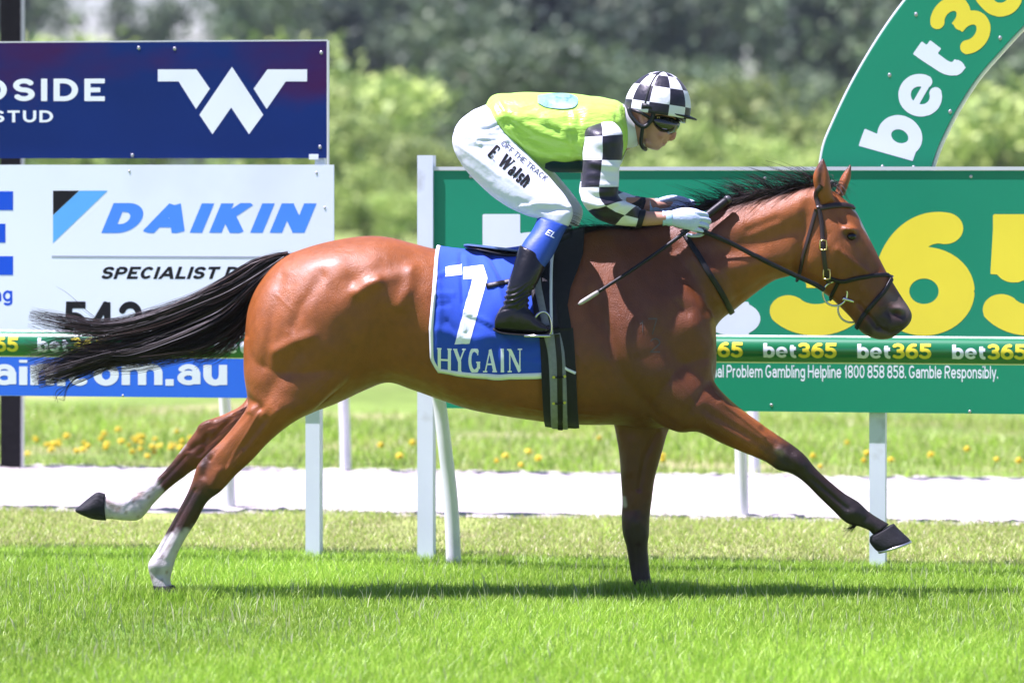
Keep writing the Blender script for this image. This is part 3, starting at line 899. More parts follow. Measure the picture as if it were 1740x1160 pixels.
# ------------------------------------------------------------------ the horse
HY = -.165   # right (camera side) legs
TR = [(417, 560, 417, 642, .07, 0, 0), (424, 514, 424, 672, .15, 0, 0), (444, 474, 444, 692, .215, 0, .05), (476, 440, 476, 702, .255, 0, .10), (520, 421, 520, 702, .28, 0, .04),
      (570, 408, 570, 686, .285, 0, -.06), (620, 401, 622, 662, .278, 0, -.14), (660, 403, 660, 650, .265, 0, -.14), (700, 413, 700, 662, .265, 0, -.08), (745, 424, 745, 678, .278, 0, .0),
      (800, 430, 800, 696, .29, 0, .08), (860, 428, 860, 707, .295, 0, .12), (920, 417, 920, 716, .285, 0, .20), (970, 401, 970, 721, .265, 0, .26), (1012, 389, 1012, 722, .25, 0, .30),
      (1055, 386, 1055, 722, .245, 0, .30), (1100, 392, 1100, 728, .24, 0, .25), (1145, 408, 1145, 722, .225, 0, .18), (1180, 440, 1183, 700, .205, 0, .1), (1204, 488, 1206, 672, .165, 0, 0), (1215, 540, 1216, 636, .10, 0, 0)]
NK = [(1010, 390, 1150, 655, .16, 0, .3), (1080, 386, 1190, 612, .165, 0, .3), (1150, 372, 1219, 551, .145, 0, .3), (1205, 357, 1250, 525, .118, 0, .28), (1252, 343, 1284, 498, .10, 0, .22),
      (1300, 332, 1315, 477, .09, 0, .15), (1342, 323, 1344, 468, .083, 0, .05), (1378, 316, 1368, 452, .076, 0, 0), (1398, 316, 1385, 430, .065, 0, 0)]
HD = [(1392, 314, 1356, 392, .062, 0, 0), (1412, 322, 1347, 425, .078, 0, 0), (1434, 338, 1347, 452, .088, 0, 0), (1454, 358, 1358, 473, .098, 0, 0), (1473, 396, 1382, 486, .094, 0, -.05), (1490, 430, 1408, 504, .075, 0, -.1),
      (1507, 463, 1430, 524, .060, 0, -.1), (1520, 484, 1447, 542, .052, 0, -.05), (1533, 505, 1459, 560, .052, 0, 0), (1545, 523, 1474, 571, .056, 0, 0), (1550, 537, 1494, 577, .052, 0, 0), (1545, 550, 1513, 575, .042, 0, 0), (1536, 558, 1524, 567, .022, 0, 0)]
HN = [(414, 575, 640, 560, .10, -.125, 0), (414, 630, 612, 625, .11, -.14, 0), (419, 668, 560, 672, .10, -.16, 0), (420, 690, 532, 697, .092, -.172, 0), (404, 715, 492, 722, .073, HY, 0), (378, 746, 458, 750, .056, HY, 0), (355, 768, 430, 780, .047, HY, 0),
      (337, 788, 400, 808, .044, HY, 0), (329, 810, 376, 834, .041, HY, 0), (319, 836, 352, 853, .033, HY, 0), (301, 870, 334, 886, .028, HY, 0), (285, 899, 317, 912, .027, HY, 0), (268, 930, 303, 938, .030, HY, 0),
      (252, 957, 295, 962, .036, HY, 0), (255, 979, 290, 984, .032, HY, 0), (262, 1000, 294, 1000, .036, HY, 0)]
HF = [(440, 590, 630, 630, .10, .15, 0), (424, 660, 590, 672, .09, .15, 0), (412, 686, 520, 706, .075, .15, 0), (384, 702, 455, 735, .06, .15, 0), (360, 711, 420, 766, .05, .15, 0), (341, 719, 386, 786, .046, .15, 0), (330, 735, 361, 790, .042, .15, 0),
      (307, 765, 334, 796, .034, .15, 0), (286, 792, 312, 811, .029, .15, 0), (262, 816, 286, 831, .028, .15, 0), (241, 831, 262, 855, .031, .15, 0), (224, 840, 238, 882, .036, .15, 0), (206, 849, 212, 884, .029, .15, 0), (190, 846, 192, 882, .031, .15, 0), (176, 842, 175, 882, .034, .15, 0)]
FN = [(1185, 560, 1075, 640, .085, -.125, 0), (1208, 610, 1100, 705, .09, -.14, 0), (1214, 648, 1148, 733, .088, -.14, 0), (1240, 678, 1186, 734, .078, -.14, 0), (1267, 700, 1226, 753, .066, -.14, 0), (1297, 722, 1264, 769, .054, -.14, 0), (1322, 739, 1300, 784, .046, -.14, 0),
      (1349, 757, 1321, 798, .044, -.14, 0), (1369, 774, 1344, 804, .042, -.14, 0), (1386, 795, 1366, 819, .034, -.14, 0), (1411, 818, 1391, 844, .029, -.14, 0), (1436, 838, 1414, 866, .029, -.14, 0), (1459, 852, 1438, 888, .034, -.14, 0), (1477, 869, 1459, 894, .030, -.14, 0), (1497, 882, 1477, 901, .032, -.14, 0), (1512, 890, 1483, 909, .036, -.14, 0)]
FF = [(1060, 640, 1160, 640, .085, .12, 0), (1040, 700, 1150, 702, .085, .13, 0), (1045, 730, 1135, 734, .07, .13, 0), (1052, 772, 1124, 772, .058, .13, 0), (1055, 815, 1113, 812, .050, .13, 0), (1057, 850, 1108, 848, .044, .13, 0), (1056, 880, 1104, 880, .044, .13, 0),
      (1058, 906, 1103, 908, .043, .13, 0), (1064, 928, 1101, 926, .036, .13, 0), (1069, 958, 1103, 957, .030, .13, 0), (1073, 982, 1106, 982, .033, .13, 0), (1076, 1000, 1110, 1000, .036, .13, 0)]
EN = [(1392, 346, 1418, 340, .022, -.052, 0), (1384, 322, 1413, 320, .030, -.060, 0), (1381, 300, 1409, 296, .026, -.066, 0), (1388, 282, 1404, 280, .016, -.066, 0), (1397, 268, 1400, 268, .004, -.064, 0)]
EF = [(1414, 338, 1436, 332, .022, .052, 0), (1421, 320, 1441, 317, .028, .058, 0), (1429, 300, 1446, 302, .024, .062, 0), (1439, 286, 1447, 288, .014, .062, 0), (1445, 277, 1447, 278, .004, .062, 0)]
SHEATH = [(668, 656, 660, 664, .03, 0, 0), (640, 655, 628, 680, .05, 0, 0), (610, 668, 590, 694, .05, 0, 0), (585, 680, 572, 696, .03, 0, 0)]
parts = [loft(s, 80, 8)[:2] for s in (TR, NK, HD, HN, HF, FN, FF)] + [loft(s, 16)[:2] for s in (EN, EF)]
parts += [sphere(P(1522, 532, -.035), (.034, .026, .032)), sphere(P(1522, 532, .035), (.034, .026, .032)),       # nostril wings
          sphere(P(1496, 566, 0), (.04, .036, .022)),                                                          # chin
          sphere(P(1440, 390, -.077), (.030, .015, .014)), sphere(P(1440, 390, .077), (.030, .015, .014))]      # brow over the eye
HV, HFc = remesh(parts, .0056, 10, .5)
FE = [  # hindquarter
 ([(608, 496), (622, 486), (640, 479)], 9, 13), ([(640, 479), (690, 462)], 10, 6), ([(598, 470), (650, 452), (700, 440)], 14, -5), ([(618, 525), (640, 550), (660, 590)], 26, -15), ([(575, 492), (592, 480)], 16, -9),
 ([(680, 520), (694, 492), (700, 458)], 10, 12), ([(676, 540), (684, 580)], 22, -7),
 ([(545, 470), (512, 520), (498, 552)], 9, -8), ([(470, 596), (500, 582), (526, 572)], 9, 10), ([(506, 600), (470, 650), (440, 690)], 12, -9), ([(452, 500), (438, 560), (434, 640)], 16, 7),
 ([(480, 470), (462, 540), (452, 620)], 7, -4), ([(565, 600), (560, 640), (545, 668)], 22, 12), ([(590, 560), (600, 610)], 18, -6), ([(500, 450), (560, 432)], 18, 5), ([(620, 415), (600, 470)], 14, -4),
 ([(418, 676), (440, 692)], 6, -9), ([(470, 640), (520, 640)], 30, 6),
 # gaskin, hock, cannon of the near hind leg
 ([(432, 690), (400, 728), (362, 772)], 6, 6, -.4, -.05), ([(420, 705), (386, 744), (356, 780)], 4.5, -7, -.4, -.05), ([(470, 700), (430, 750), (390, 795)], 7, 6, -.4, -.05), ([(452, 712), (416, 760)], 5, -5, -.4, -.05),
 ([(352, 790), (346, 806)], 8, -7, -.4, -.05), ([(372, 800), (362, 822)], 7, 6, -.4, -.05), ([(338, 792), (332, 806)], 6, 4, -.4, -.05),
 ([(330, 832), (300, 886), (270, 940)], 3.4, -5, -.4, -.05), ([(340, 840), (312, 892), (284, 946)], 4.5, 2.5, -.4, -.05), ([(258, 960)], 8, 4, -.4, -.05), ([(284, 962)], 8, 3, -.4, -.05), ([(272, 976)], 7, -4, -.4, -.05),
 # far hind leg, seen from inside
 ([(398, 706), (368, 738), (340, 772)], 5, -7, .08, .4), ([(355, 716), (340, 726)], 7, 5, .08, .4), ([(352, 742), (346, 752)], 6, -9, .08, .4), ([(334, 756), (326, 762)], 6, -8, .08, .4), ([(364, 762), (340, 778)], 5, 5, .08, .4),
 ([(315, 775), (270, 824)], 3.5, -4.5, .08, .4), ([(240, 842)], 6, -4, .08, .4), ([(228, 868)], 9, 4, .08, .4), ([(206, 864), (195, 862)], 6, -3, .08, .4),
 # shoulder and forearm
 ([(1148, 425), (1178, 470), (1205, 522)], 13, -14), ([(1130, 515), (1160, 503), (1184, 522), (1172, 545)], 22, 13), ([(1150, 515), (1168, 532)], 6, -5), ([(1122, 540), (1130, 470), (1110, 420)], 12, -8), ([(1040, 410), (1075, 470), (1120, 540)], 12, 6),
 ([(1075, 560), (1060, 610), (1090, 660)], 34, 13), ([(1005, 500), (1035, 570), (1060, 640), (1110, 700), (1134, 724)], 11, -13), ([(1120, 570), (1150, 610), (1190, 640)], 12, -6), ([(1125, 640), (1175, 690)], 24, 9),
 ([(1180, 560), (1200, 610)], 16, 8), ([(1206, 650), (1168, 700), (1150, 726)], 9, -4, -.4, -.05), ([(1196, 694), (1250, 728), (1325, 772)], 7, -3.5, -.4, -.05), ([(1226, 682), (1290, 722)], 8, 5, -.4, -.05), ([(1200, 715), (1270, 752)], 8, 4, -.4, -.05),
 ([(1322, 764)], 7, 4, -.4, -.05), ([(1330, 780), (1338, 786)], 7, -4, -.4, -.05), ([(1352, 778), (1360, 790)], 9, 5, -.4, -.05), ([(1378, 812), (1440, 864)], 3.6, -5, -.4, -.05), ([(1452, 870)], 9, 4, -.4, -.05), ([(1470, 882), (1462, 888)], 5, -3, -.4, -.05),
 # far fore leg, seen from inside
 ([(1118, 735), (1096, 775), (1086, 830)], 5, -7, .03, .4), ([(1072, 750), (1070, 800)], 9, 5, .03, .4), ([(1080, 888)], 12, 4, .03, .4), ([(1080, 866), (1066, 868)], 7, -3, .03, .4), ([(1084, 928), (1088, 985)], 3.6, -5, .03, .4),
 # veins
 ([(1216, 668), (1232, 690), (1262, 712), (1300, 742)], 1.7, 2.2, -.4, -.05), ([(1150, 640), (1170, 668), (1184, 690)], 1.7, 1.8), ([(1432, 428), (1440, 452), (1456, 474), (1462, 500)], 1.6, 2.0), ([(1440, 452), (1424, 470)], 1.5, 1.6), ([(440, 700), (420, 735), (398, 770), (384, 800)], 1.7, 2.2, -.4, -.05), ([(560, 640), (520, 680), (490, 700)], 1.7, 1.6), ([(980, 600), (1010, 640), (1050, 680)], 1.8, 1.8), ([(880, 690), (940, 700), (1010, 706)], 1.8, 1.8), ([(1090, 745), (1084, 790), (1078, 850)], 1.6, 2.0, .03, .4), ([(700, 600), (760, 650)], 1.8, 1.5), ([(470, 500), (500, 530), (505, 560)], 1.8, 1.2),
 # barrel
 ([(700, 540), (740, 620), (800, 665)], 20, -6), ([(720, 470), (735, 560)], 18, 5), ([(1010, 640), (1000, 700)], 18, -6), ([(1030, 660), (1080, 700)], 16, 6), ([(640, 640), (690, 650), (740, 668)], 9, -6),
 # neck
 ([(1348, 462), (1300, 478), (1230, 528)], 8, -6), ([(1215, 392), (1290, 378), (1372, 344)], 15, 9), ([(1226, 430), (1290, 412), (1350, 392)], 13, -9), ([(1210, 465), (1280, 448), (1345, 440)], 15, 9), ([(1180, 440), (1210, 452)], 13, 8), ([(1196, 430), (1240, 470), (1256, 512)], 9, -6), ([(1372, 350), (1360, 420), (1352, 452)], 9, -8), ([(1272, 392), (1320, 372)], 5, -4),
 # head
 ([(1374, 420), (1382, 452), (1372, 468)], 17, 8), ([(1404, 400), (1412, 450), (1420, 490)], 8, -5), ([(1424, 424), (1450, 446), (1474, 462)], 5, 6), ([(1431, 368), (1436, 376)], 8, -9), ([(1446, 402)], 8, -9), ([(1436, 388), (1452, 392)], 4.5, 6), ([(1462, 420), (1486, 458)], 8, -6),
 ([(1480, 470), (1510, 506)], 12, -5), ([(1459, 516), (1474, 534), (1492, 557)], 3.2, -10), ([(1492, 557), (1512, 566), (1530, 560)], 3, -8), ([(1506, 540), (1512, 552)], 6, 5), ([(1500, 548)], 7, -4), ([(1496, 520), (1512, 512)], 8, 5), ([(1474, 545), (1486, 564)], 8, 5), ([(1452, 498), (1468, 512)], 8, -4), ([(1398, 372), (1400, 400)], 9, -4), ([(1423, 334), (1440, 350)], 7, 4)]
FE = [(f[0], f[1] * (1.2 if len(f) < 4 else 1.0), f[2] * (1.0 if len(f) < 4 else 1.3)) + tuple(f[3:]) for f in FE]
HV = relief(HV, HFc, FE)
# nostril: an opening pushed inwards
HN_ = vnormals(HV, HFc); hx, hy = PX(HV)
nz = np.exp(-(((hx - 1525) / 11.5) ** 2 + ((hy - 533 - (hx - 1525) * .15) / 7.5) ** 2) ** 1.5) * np.clip(np.abs(HN_[:, 1]) * 1.5, 0, 1)
HV = HV - HN_ * (nz * .020)[:, None]
# inner ear: hollow on the side that turns out and back
for tip, sgn in (((1396, 300), -1),):
    ez = np.exp(-(((hx - 1395) / 6.0) ** 2 + ((hy - 302) / 20.0) ** 2)) * (HN_[:, 1] < 0) * (HV[:, 1] < -.03)
    HV = HV - HN_ * (ez * .009)[:, None]

def sm(a, lo, hi):
    t = np.clip((a - lo) / (hi - lo), 0, 1); return t * t * (3 - 2 * t)
hx, hy = PX(HV); Y_ = HV[:, 1]
wob = 6 * np.sin(HV[:, 0] * 61 + HV[:, 2] * 47) * np.sin(HV[:, 2] * 83 + Y_ * 71) + 4 * np.sin(HV[:, 0] * 170 + 3) * np.sin(HV[:, 2] * 150)
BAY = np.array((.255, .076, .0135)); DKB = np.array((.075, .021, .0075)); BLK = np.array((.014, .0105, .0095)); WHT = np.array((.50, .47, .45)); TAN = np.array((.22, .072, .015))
C = np.tile(BAY, (len(HV), 1))
def blend(c, w): 
    global C
    C = C * (1 - w[:, None]) + np.asarray(c)[None] * w[:, None]
blend(DKB, .68 * sm(hx, 900, 1080) * (1 - sm(hx, 1190, 1290)))                       # shoulder darkened in the coat colour, following the jockey's shade
blend(TAN, .55 * sm(hy, 590, 700) * (1 - sm(np.abs(hx - 720), 60, 330)))             # paler flank and belly
blend(DKB, .5 * sm(hx, 1390, 1450) * sm(hy, 395, 470) * (hx > 1330))
# black points
nf = (hx > 1190) * (hy > 640) * (Y_ < 0)
blend(BLK, .95 * nf * sm((hx - 1290) * .84 + (hy - 735) * .54 + wob, 0, 62))
ff_ = (hx > 1020) * (hx < 1150) * (hy > 725) * (Y_ > .03)
blend(DKB, .55 * ff_ * sm(hy, 730, 800)); blend(BLK, .86 * ff_ * sm(hy + wob, 840, 905))
nh = (hx < 480) * (hy > 690) * (Y_ < -.04)
blend(BLK, .93 * nh * sm(hy + wob, 768, 850) * (1 - .55 * np.exp(-((hx - 380) / 24) ** 2) * (hy < 830)))
blend(BLK, .85 * nh * np.exp(-(segdist(hx, hy, [(345, 790), (352, 770)]) / 12) ** 2))
blend(BLK * .4 + DKB * .6, .6 * nh * sm(hx, 292, 316) * sm(hy, 850, 880))
blend(WHT, nh * sm(hy + (hx - 290) * .35 + wob * .5, 900, 914))
fh = (hx < 440) * (hy > 700) * (Y_ > .04)
blend(DKB, .6 * fh * sm(440 - hx, 40, 140)); blend(BLK, .55 * fh * sm(-(hx - 330) * .7 + (hy - 780) * .7 + wob, 0, 40))
blend(WHT, fh * sm(-(hx - 278) + (hy - 834) * .35 + wob * .5, -3, 9))
pat = sm(wob + 5 * np.sin(hx * .31 + hy * .17) , 4, 10)
blend((.24, .17, .13), .7 * pat * ((fh > 0) & (hx < 262) | (nh > 0) & (hy > 925)))
blend((.24, .15, .11), .7 * fh * np.exp(-(segdist(hx, hy, [(240, 838), (230, 846)]) / 6) ** 2)); blend((.35, .25, .18), .6 * fh * np.exp(-(segdist(hx, hy, [(180, 850), (200, 866)]) / 5) ** 2))
blend((.20, .19, .20), .5 * nh * np.exp(-(segdist(hx, hy, [(276, 940), (266, 972)]) / 5) ** 2))
# chestnuts (callosities) on the inside of the far legs
for pl in ([(304, 767), (313, 755)], [(1060, 846), (1062, 858)]):
    blend((.34, .30, .24), np.exp(-(segdist(hx, hy, pl) / 4) ** 4) * (Y_ > .03) * (hx < 1200))
blend((.30, .20, .17), .8 * np.exp(-(segdist(hx, hy, [(1322, 764), (1328, 768)]) / 6) ** 2) * (Y_ < 0))
# muzzle, eye rims, nostril
blend(BLK * 1.4, .92 * sm(hx * .62 + hy * .78 + wob * .5, 1316, 1352) * (hx > 1430)); blend((.20, .15, .125), .6 * np.exp(-(segdist(hx, hy, [(1508, 500), (1524, 512), (1540, 528)]) / 11) ** 2) * (hx > 1430))
blend((.17, .045, .045), nz * .9 * (np.hypot(hx - 1526, hy - 533) < 6)); blend(BLK, .75 * nz)
blend(BLK * 2, .6 * np.exp(-(segdist(hx, hy, [(1436, 398), (1456, 404)]) / 9) ** 2) * (np.abs(Y_) > .03))
blend((.16, .11, .08), .5 * np.exp(-(segdist(hx, hy, [(1486, 566), (1512, 572)]) / 6) ** 2))
# blaze
blend(WHT, sm(.034 + .006 * np.sin(hy * .2) - np.abs(Y_), 0, .008) * (hx > 1440) * sm(hy, 346, 356) * (1 - sm(hy, 398, 412)) * (HN_[:, 0] > .1))
blend(BLK, .8 * np.exp(-(segdist(hx, hy, [(1399, 268), (1394, 285)]) / 7) ** 2) * (hy < 300)); blend(BLK, .6 * np.exp(-(segdist(hx, hy, [(1394, 290), (1394, 318)]) / 6) ** 2) * (Y_ < -.03)); blend(BLK, .7 * np.exp(-(segdist(hx, hy, [(1446, 276), (1442, 284)]) / 6) ** 2))
blend(BLK, .85 * (1 - sm(np.abs(Y_), .015, .05)) * (hx > 990) * (hx < 1400) * (hy < 420) * (HN_[:, 2] > .2))    # skin under the mane
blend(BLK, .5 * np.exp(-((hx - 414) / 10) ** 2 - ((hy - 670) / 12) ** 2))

horse = empty('horse', (0.0, 0, 0))
M_coat = mat('bay_coat', (1, 1, 1), .40, .36, .14, 34, .0022, 260, sheen=0, coat=.12, bump2=.0036, b2scale=15, attr=True, var2=.12, var2scale=5, stretch=(1, 1, .7))
_t = M_coat.node_tree; _n = nod(_t, 'ShaderNodeTexNoise'); _n.inputs['Scale'].default_value = 22; _n.inputs['Detail'].default_value = 6
_r = nod(_t, 'ShaderNodeMapRange'); _r.inputs['From Min'].default_value = .3; _r.inputs['From Max'].default_value = .7; _r.inputs['To Min'].default_value = .32; _r.inputs['To Max'].default_value = .54
_c = nod(_t, 'ShaderNodeTexCoord'); _t.links.new(_c.outputs['Object'], _n.inputs['Vector']); _t.links.new(_n.outputs['Fac'], _r.inputs['Value']); _t.links.new(_r.outputs[0], _t.nodes['Principled BSDF'].inputs['Roughness'])
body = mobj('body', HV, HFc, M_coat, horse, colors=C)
HT = bvh(HV, HFc)
tag(horse, 'bay racehorse with white hind socks galloping past the winning post', 'horse')
# hooves
M_hoof = mat('dark_hoof', (.018, .018, .021), .6, .25, .25, 30, .002, 120, stretch=(1, 1, 4))
M_shoe = mat('shoe_aluminium', (.6, .6, .62), .35, .5, .1, 20, metal=.9)
def hoof(st, sole, name='hoof'):
    v, f, _ = loft(st, 28, 5)
    h = mobj(name, v, f, M_hoof, horse)
    if sole: mobj('horseshoe', *loft(sole, 20, 2)[:2], M_shoe, h)
hoof([(1519, 889, 1478, 912, .041, -.14), (1527, 898, 1478, 921, .046, -.14), (1541, 911, 1486, 932, .053, -.14), (1547, 917, 1491, 936, .054, -.14)],
     [(1548, 917.5, 1491, 936.5, .055, -.14), (1549.5, 921, 1493, 940, .055, -.14)])
hoof([(178, 838, 180, 884, .037, .15), (165, 836, 166, 883, .043, .15), (150, 846, 155, 881, .044, .15), (136, 858, 140, 875, .035, .15), (128, 865, 130, 870, .015, .15)], None)
hoof([(260, 994, 296, 994, .038, HY), (262, 1006, 303, 1004, .045, HY), (264, 1020, 312, 1018, .052, HY)], None)
hoof([(1074, 994, 1112, 994, .038, .13), (1074, 1004, 1118, 1002, .045, .13), (1074, 1014, 1126, 1012, .052, .13)], None)
# eyes
M_eye = mat('dark_eye', (.006, .004, .004), .15, .4, 0, coat=.2)
for sg in (-1, 1):
    mobj('eye', *sphere(P(1447, 402, sg * .0765), (.018, .013, .014)), M_eye, horse)
# freeze brand on the shoulder
M_brand = mat('brand_mark', (.10, .075, .065), .7, .3, .2, 60)
for s, x0, x1, yb, yt in (('7', 1102, 1117, 568, 540), ('2', 1104, 1122, 599, 574)):
    v2, f, w = text2d(s, .10, res=18); decal('brand_mark', fit2d(v2, w, x0, x1, yb, yt), f, HT, M_brand, horse, .0012)
v2, f, w = text2d('1', .08, res=14); decal('brand_mark', fit2d(v2, w, 1087, 1094, 566, 544), f, HT, M_brand, horse, .0012)

def strands(name, S_, width, m, parent, seed=3, taper=True):
    """hair: S_ is (n, k, 3) polylines -> thin ribbons"""
    n, k, _ = S_.shape
    g = np.random.default_rng(seed)
    T = np.gradient(S_, axis=1); T /= np.linalg.norm(T, axis=2, keepdims=True) + 1e-9
    rv = g.normal(size=(n, 1, 3)); rv[:, :, 1] *= .6
    sd = np.cross(T, rv); sd /= np.linalg.norm(sd, axis=2, keepdims=True) + 1e-9
    w = (np.linspace(1, .25, k) if taper else np.ones(k))[None, :, None] * g.uniform(.6, 1.4, (n, 1, 1)) * width / 2
    V = np.stack([S_ - sd * w, S_ + sd * w], 2).reshape(-1, 3)
    i = np.arange(n)[:, None] * k * 2 + np.arange(k - 1)[None] * 2
    F = np.stack([i, i + 1, i + 3, i + 2], -1).reshape(-1, 4)
    cl = np.array([(.012, .010, .010), (.022, .016, .014), (.050, .028, .020), (.016, .014, .016)])[g.integers(0, 4, n)]
    return mobj(name, V, F.tolist(), m, parent, colors=np.repeat(cl, k * 2, 0))
M_hair = mat('black_hair', (1, 1, 1), .5, .32, 0, attr=True)

# tail: locks between guide lines, streaming back
g = np.random.default_rng(5)
def guides(px, Y): return np.array([P(a, b, y) for (a, b), y in zip(px, Y)])
def lock(px, y0, n, w0, w1, jit=.012, cut=.0, endj=.30):
    c = crom(np.array(px, float), 8)
    k = len(c); out = []
    t = np.linspace(0, 1, k)
    seg = np.gradient(c, axis=0); seg /= np.linalg.norm(seg, axis=1)[:, None]; nr = np.c_[-seg[:, 1], seg[:, 0]]
    # sub-locks: hairs gather in a few bundles
    nb = max(3, n // 16); bo = g.uniform(-1, 1, nb); by = g.normal(size=nb); bw_ = g.normal(size=nb); bf_ = g.uniform(4, 11, nb)
    for i in range(n):
        b = g.integers(nb); o = .75 * bo[b] + .25 * g.uniform(-1, 1) + .08 * g.normal()
        wv = w0 * (1 - t) + w1 * t
        stray = 1.0 if g.random() > .10 else g.uniform(1.2, 1.7)
        o *= stray
        wv = wv * np.sin(np.clip(t * 2.2 + .35, 0, 1.57))
        ln = 1 - cut * g.random() - endj * g.random() ** 2
        ph = g.uniform(0, 6.28); wave = jit * 440 * .35 * np.sin(t * g.uniform(3, 7) + ph) * t
        rw = np.convolve(np.r_[np.zeros(4), np.cumsum(g.normal(size=k))], np.ones(5) / 5, 'valid')[:k] * .35 * t + bw_[b] * 440 * .017 * np.sin(t * bf_[b] + by[b]) * t
        pp = c + nr * rw[:, None] + nr * (o * wv + wave + g.normal() * 1.2)[:, None]
        yy = y0 + (by[b] * .022 + g.normal() * .014) * (.5 + t) 
        ti = t * ln
        q = np.c_[np.interp(ti, t, pp[:, 0]), np.interp(ti, t, pp[:, 1])]
        out.append([P(a, bb, yv) for (a, bb), yv in zip(q, yy)])
    # resample all to 18 points
    return [np.array(s)[np.linspace(0, k - 1, 18).astype(int)] for s in out]
TL_ = []
TL_ += lock([(488, 436), (440, 462), (395, 492), (330, 520), (260, 545), (180, 560), (110, 552), (48, 540)], 0, 420, 14, 14)
TL_ += lock([(486, 440), (440, 478), (392, 512), (330, 540), (262, 566), (190, 588), (120, 612), (50, 632)], -.01, 620, 22, 26, endj=.14)
TL_ += lock([(484, 442), (434, 490), (388, 528), (330, 556), (260, 585), (185, 606), (120, 626), (62, 642)], 0, 520, 22, 20, endj=.14)
TL_ += lock([(490, 432), (432, 448), (385, 478), (330, 508), (268, 532), (205, 552), (140, 556), (95, 548)], .01, 420, 8, 9)
TL_ += lock([(480, 446), (430, 500), (392, 544), (345, 572), (285, 592), (220, 606), (165, 604), (110, 604)], 0, 380, 20, 24)
TL_ += lock([(474, 456), (438, 512), (408, 552), (372, 580), (330, 598), (270, 606), (220, 612), (170, 610)], .01, 220, 12, 14)
TL_ += lock([(470, 462), (442, 516), (420, 548), (398, 574), (372, 594), (350, 604), (336, 610), (326, 614)], 0, 110, 10, 14, endj=.4)
TL_ += lock([(466, 466), (446, 512), (432, 540), (418, 560), (402, 578), (390, 590), (382, 598), (376, 604)], 0, 70, 8, 12, endj=.5)
TL_ += lock([(300, 540), (250, 556), (200, 568), (150, 574), (110, 580), (80, 586), (60, 590), (45, 592)], 0, 28, 8, 8)
TL_ += lock([(240, 590), (190, 622), (150, 640), (125, 650), (108, 660), (98, 668), (93, 674), (90, 680)], 0, 26, 6, 3, endj=.3)
TL_ += lock([(500, 440), (486, 436), (464, 440), (440, 452), (418, 470), (400, 486), (385, 498), (370, 508)], 0, 260, 9, 12, endj=.5)
TL_ += lock([(300, 548), (240, 560), (190, 556), (150, 535), (125, 515), (110, 500), (95, 487), (85, 478)], 0, 3, 3, 2)
TL_ += lock([(300, 575), (220, 592), (170, 590), (130, 582), (100, 578), (80, 580), (60, 584), (40, 582)], 0, 24, 8, 12, endj=.4)
tail = strands('tail', np.array(TL_), .0030, M_hair, horse)
mobj('dock', *loft([(500, 428, 484, 446, .022, 0), (470, 438, 456, 468, .030, 0), (440, 452, 424, 492, .030, 0), (405, 480, 392, 515, .024, 0), (375, 505, 368, 525, .010, 0)], 16)[:2], mat('dock_hair', (.013, .011, .011), .5, .4, .2, 40, .004, 160, stretch=(1, 1, 5)), tail)

# mane along the crest, blown back; forelock between the ears
crest = crom(np.array([(985, 393), (1020, 386), (1080, 382), (1140, 372), (1200, 352), (1250, 340), (1300, 329), (1345, 320), (1390, 312)], float), 10)
MS = []
def hairline(p0, ctrl, k=12):
    t = np.linspace(0, 1, k)[:, None]
    p1, p2 = ctrl
    return (1 - t) ** 2 * p0 + 2 * t * (1 - t) * p1 + t * t * p2
for i in range(2600):
    u = g.random(); c = crest[int(u * (len(crest) - 1))]
    side = g.choice([-1, 1], p=[.62, .38]); fly = g.random() < (.10 if c[0] < 1200 else .22)
    p0 = P(c[0] + g.normal() * 3, c[1] + 4 + g.normal() * 2, g.normal() * .010)
    L = g.uniform(.04, .15) * (1.0 if c[0] > 1150 else .8)
    if fly:
        a = g.uniform(.3, 1.25); d1 = np.array([-math.cos(a), g.normal() * .2, math.sin(a)]); d2 = np.array([-math.cos(a * .3) * 1.2, g.normal() * .3, math.sin(a * .7)])
        L *= 1.0
    else:
        d1 = np.array([-.55, side * .22, .35 * g.uniform(.6, 1.3)]); d2 = np.array([-1.0, side * g.uniform(.25, .55), g.uniform(-.32, .1)])
        if c[0] > 1180 and side < 0: d2[1] *= .8
    MS.append(hairline(p0, (p0 + d1 * L * .5, p0 + d2 * L)))
# clumps that stand up in the wind
for cx_, n_, hh in ((1262, 60, .085), (1310, 60, .08), (1240, 40, .06), (1352, 50, .06), (1380, 70, .075), (1290, 30, .07), (1212, 40, .05)):
    cy_ = np.interp(cx_, crest[:, 0], crest[:, 1]); tipx = g.normal() * .02 - .045
    for i in range(n_):
        p0 = P(cx_ + g.normal() * 7, cy_ + 3, g.normal() * .012); tip = p0 + np.array([tipx + g.normal() * .014 - .02, g.normal() * .02, hh * g.uniform(.5, 1.1)])
        mid = p0 + np.array([g.normal() * .004 + .008, 0, hh * .55])
        MS.append(hairline(p0, (mid, tip)))
strands('mane', np.array(MS), .0026, M_hair, horse, 8)
FS = []
for i in range(190):
    p0 = P(1400 + g.normal() * 7, 318 + g.normal() * 3, g.normal() * .018)
    if g.random() < .6:
        tip = p0 + np.array([g.uniform(.05, .10), g.normal() * .025, -g.uniform(.0, .07)]); mid = p0 + np.array([g.uniform(.02, .06), 0, g.uniform(.02, .06)])
    else:
        tip = p0 + np.array([-g.uniform(.02, .11), g.normal() * .03, g.uniform(.02, .075)]); mid = p0 + np.array([g.uniform(-.02, .03), 0, g.uniform(.03, .07)])
    FS.append(hairline(p0, (mid, tip)))
strands('forelock', np.array(FS), .0024, M_hair, horse, 9)
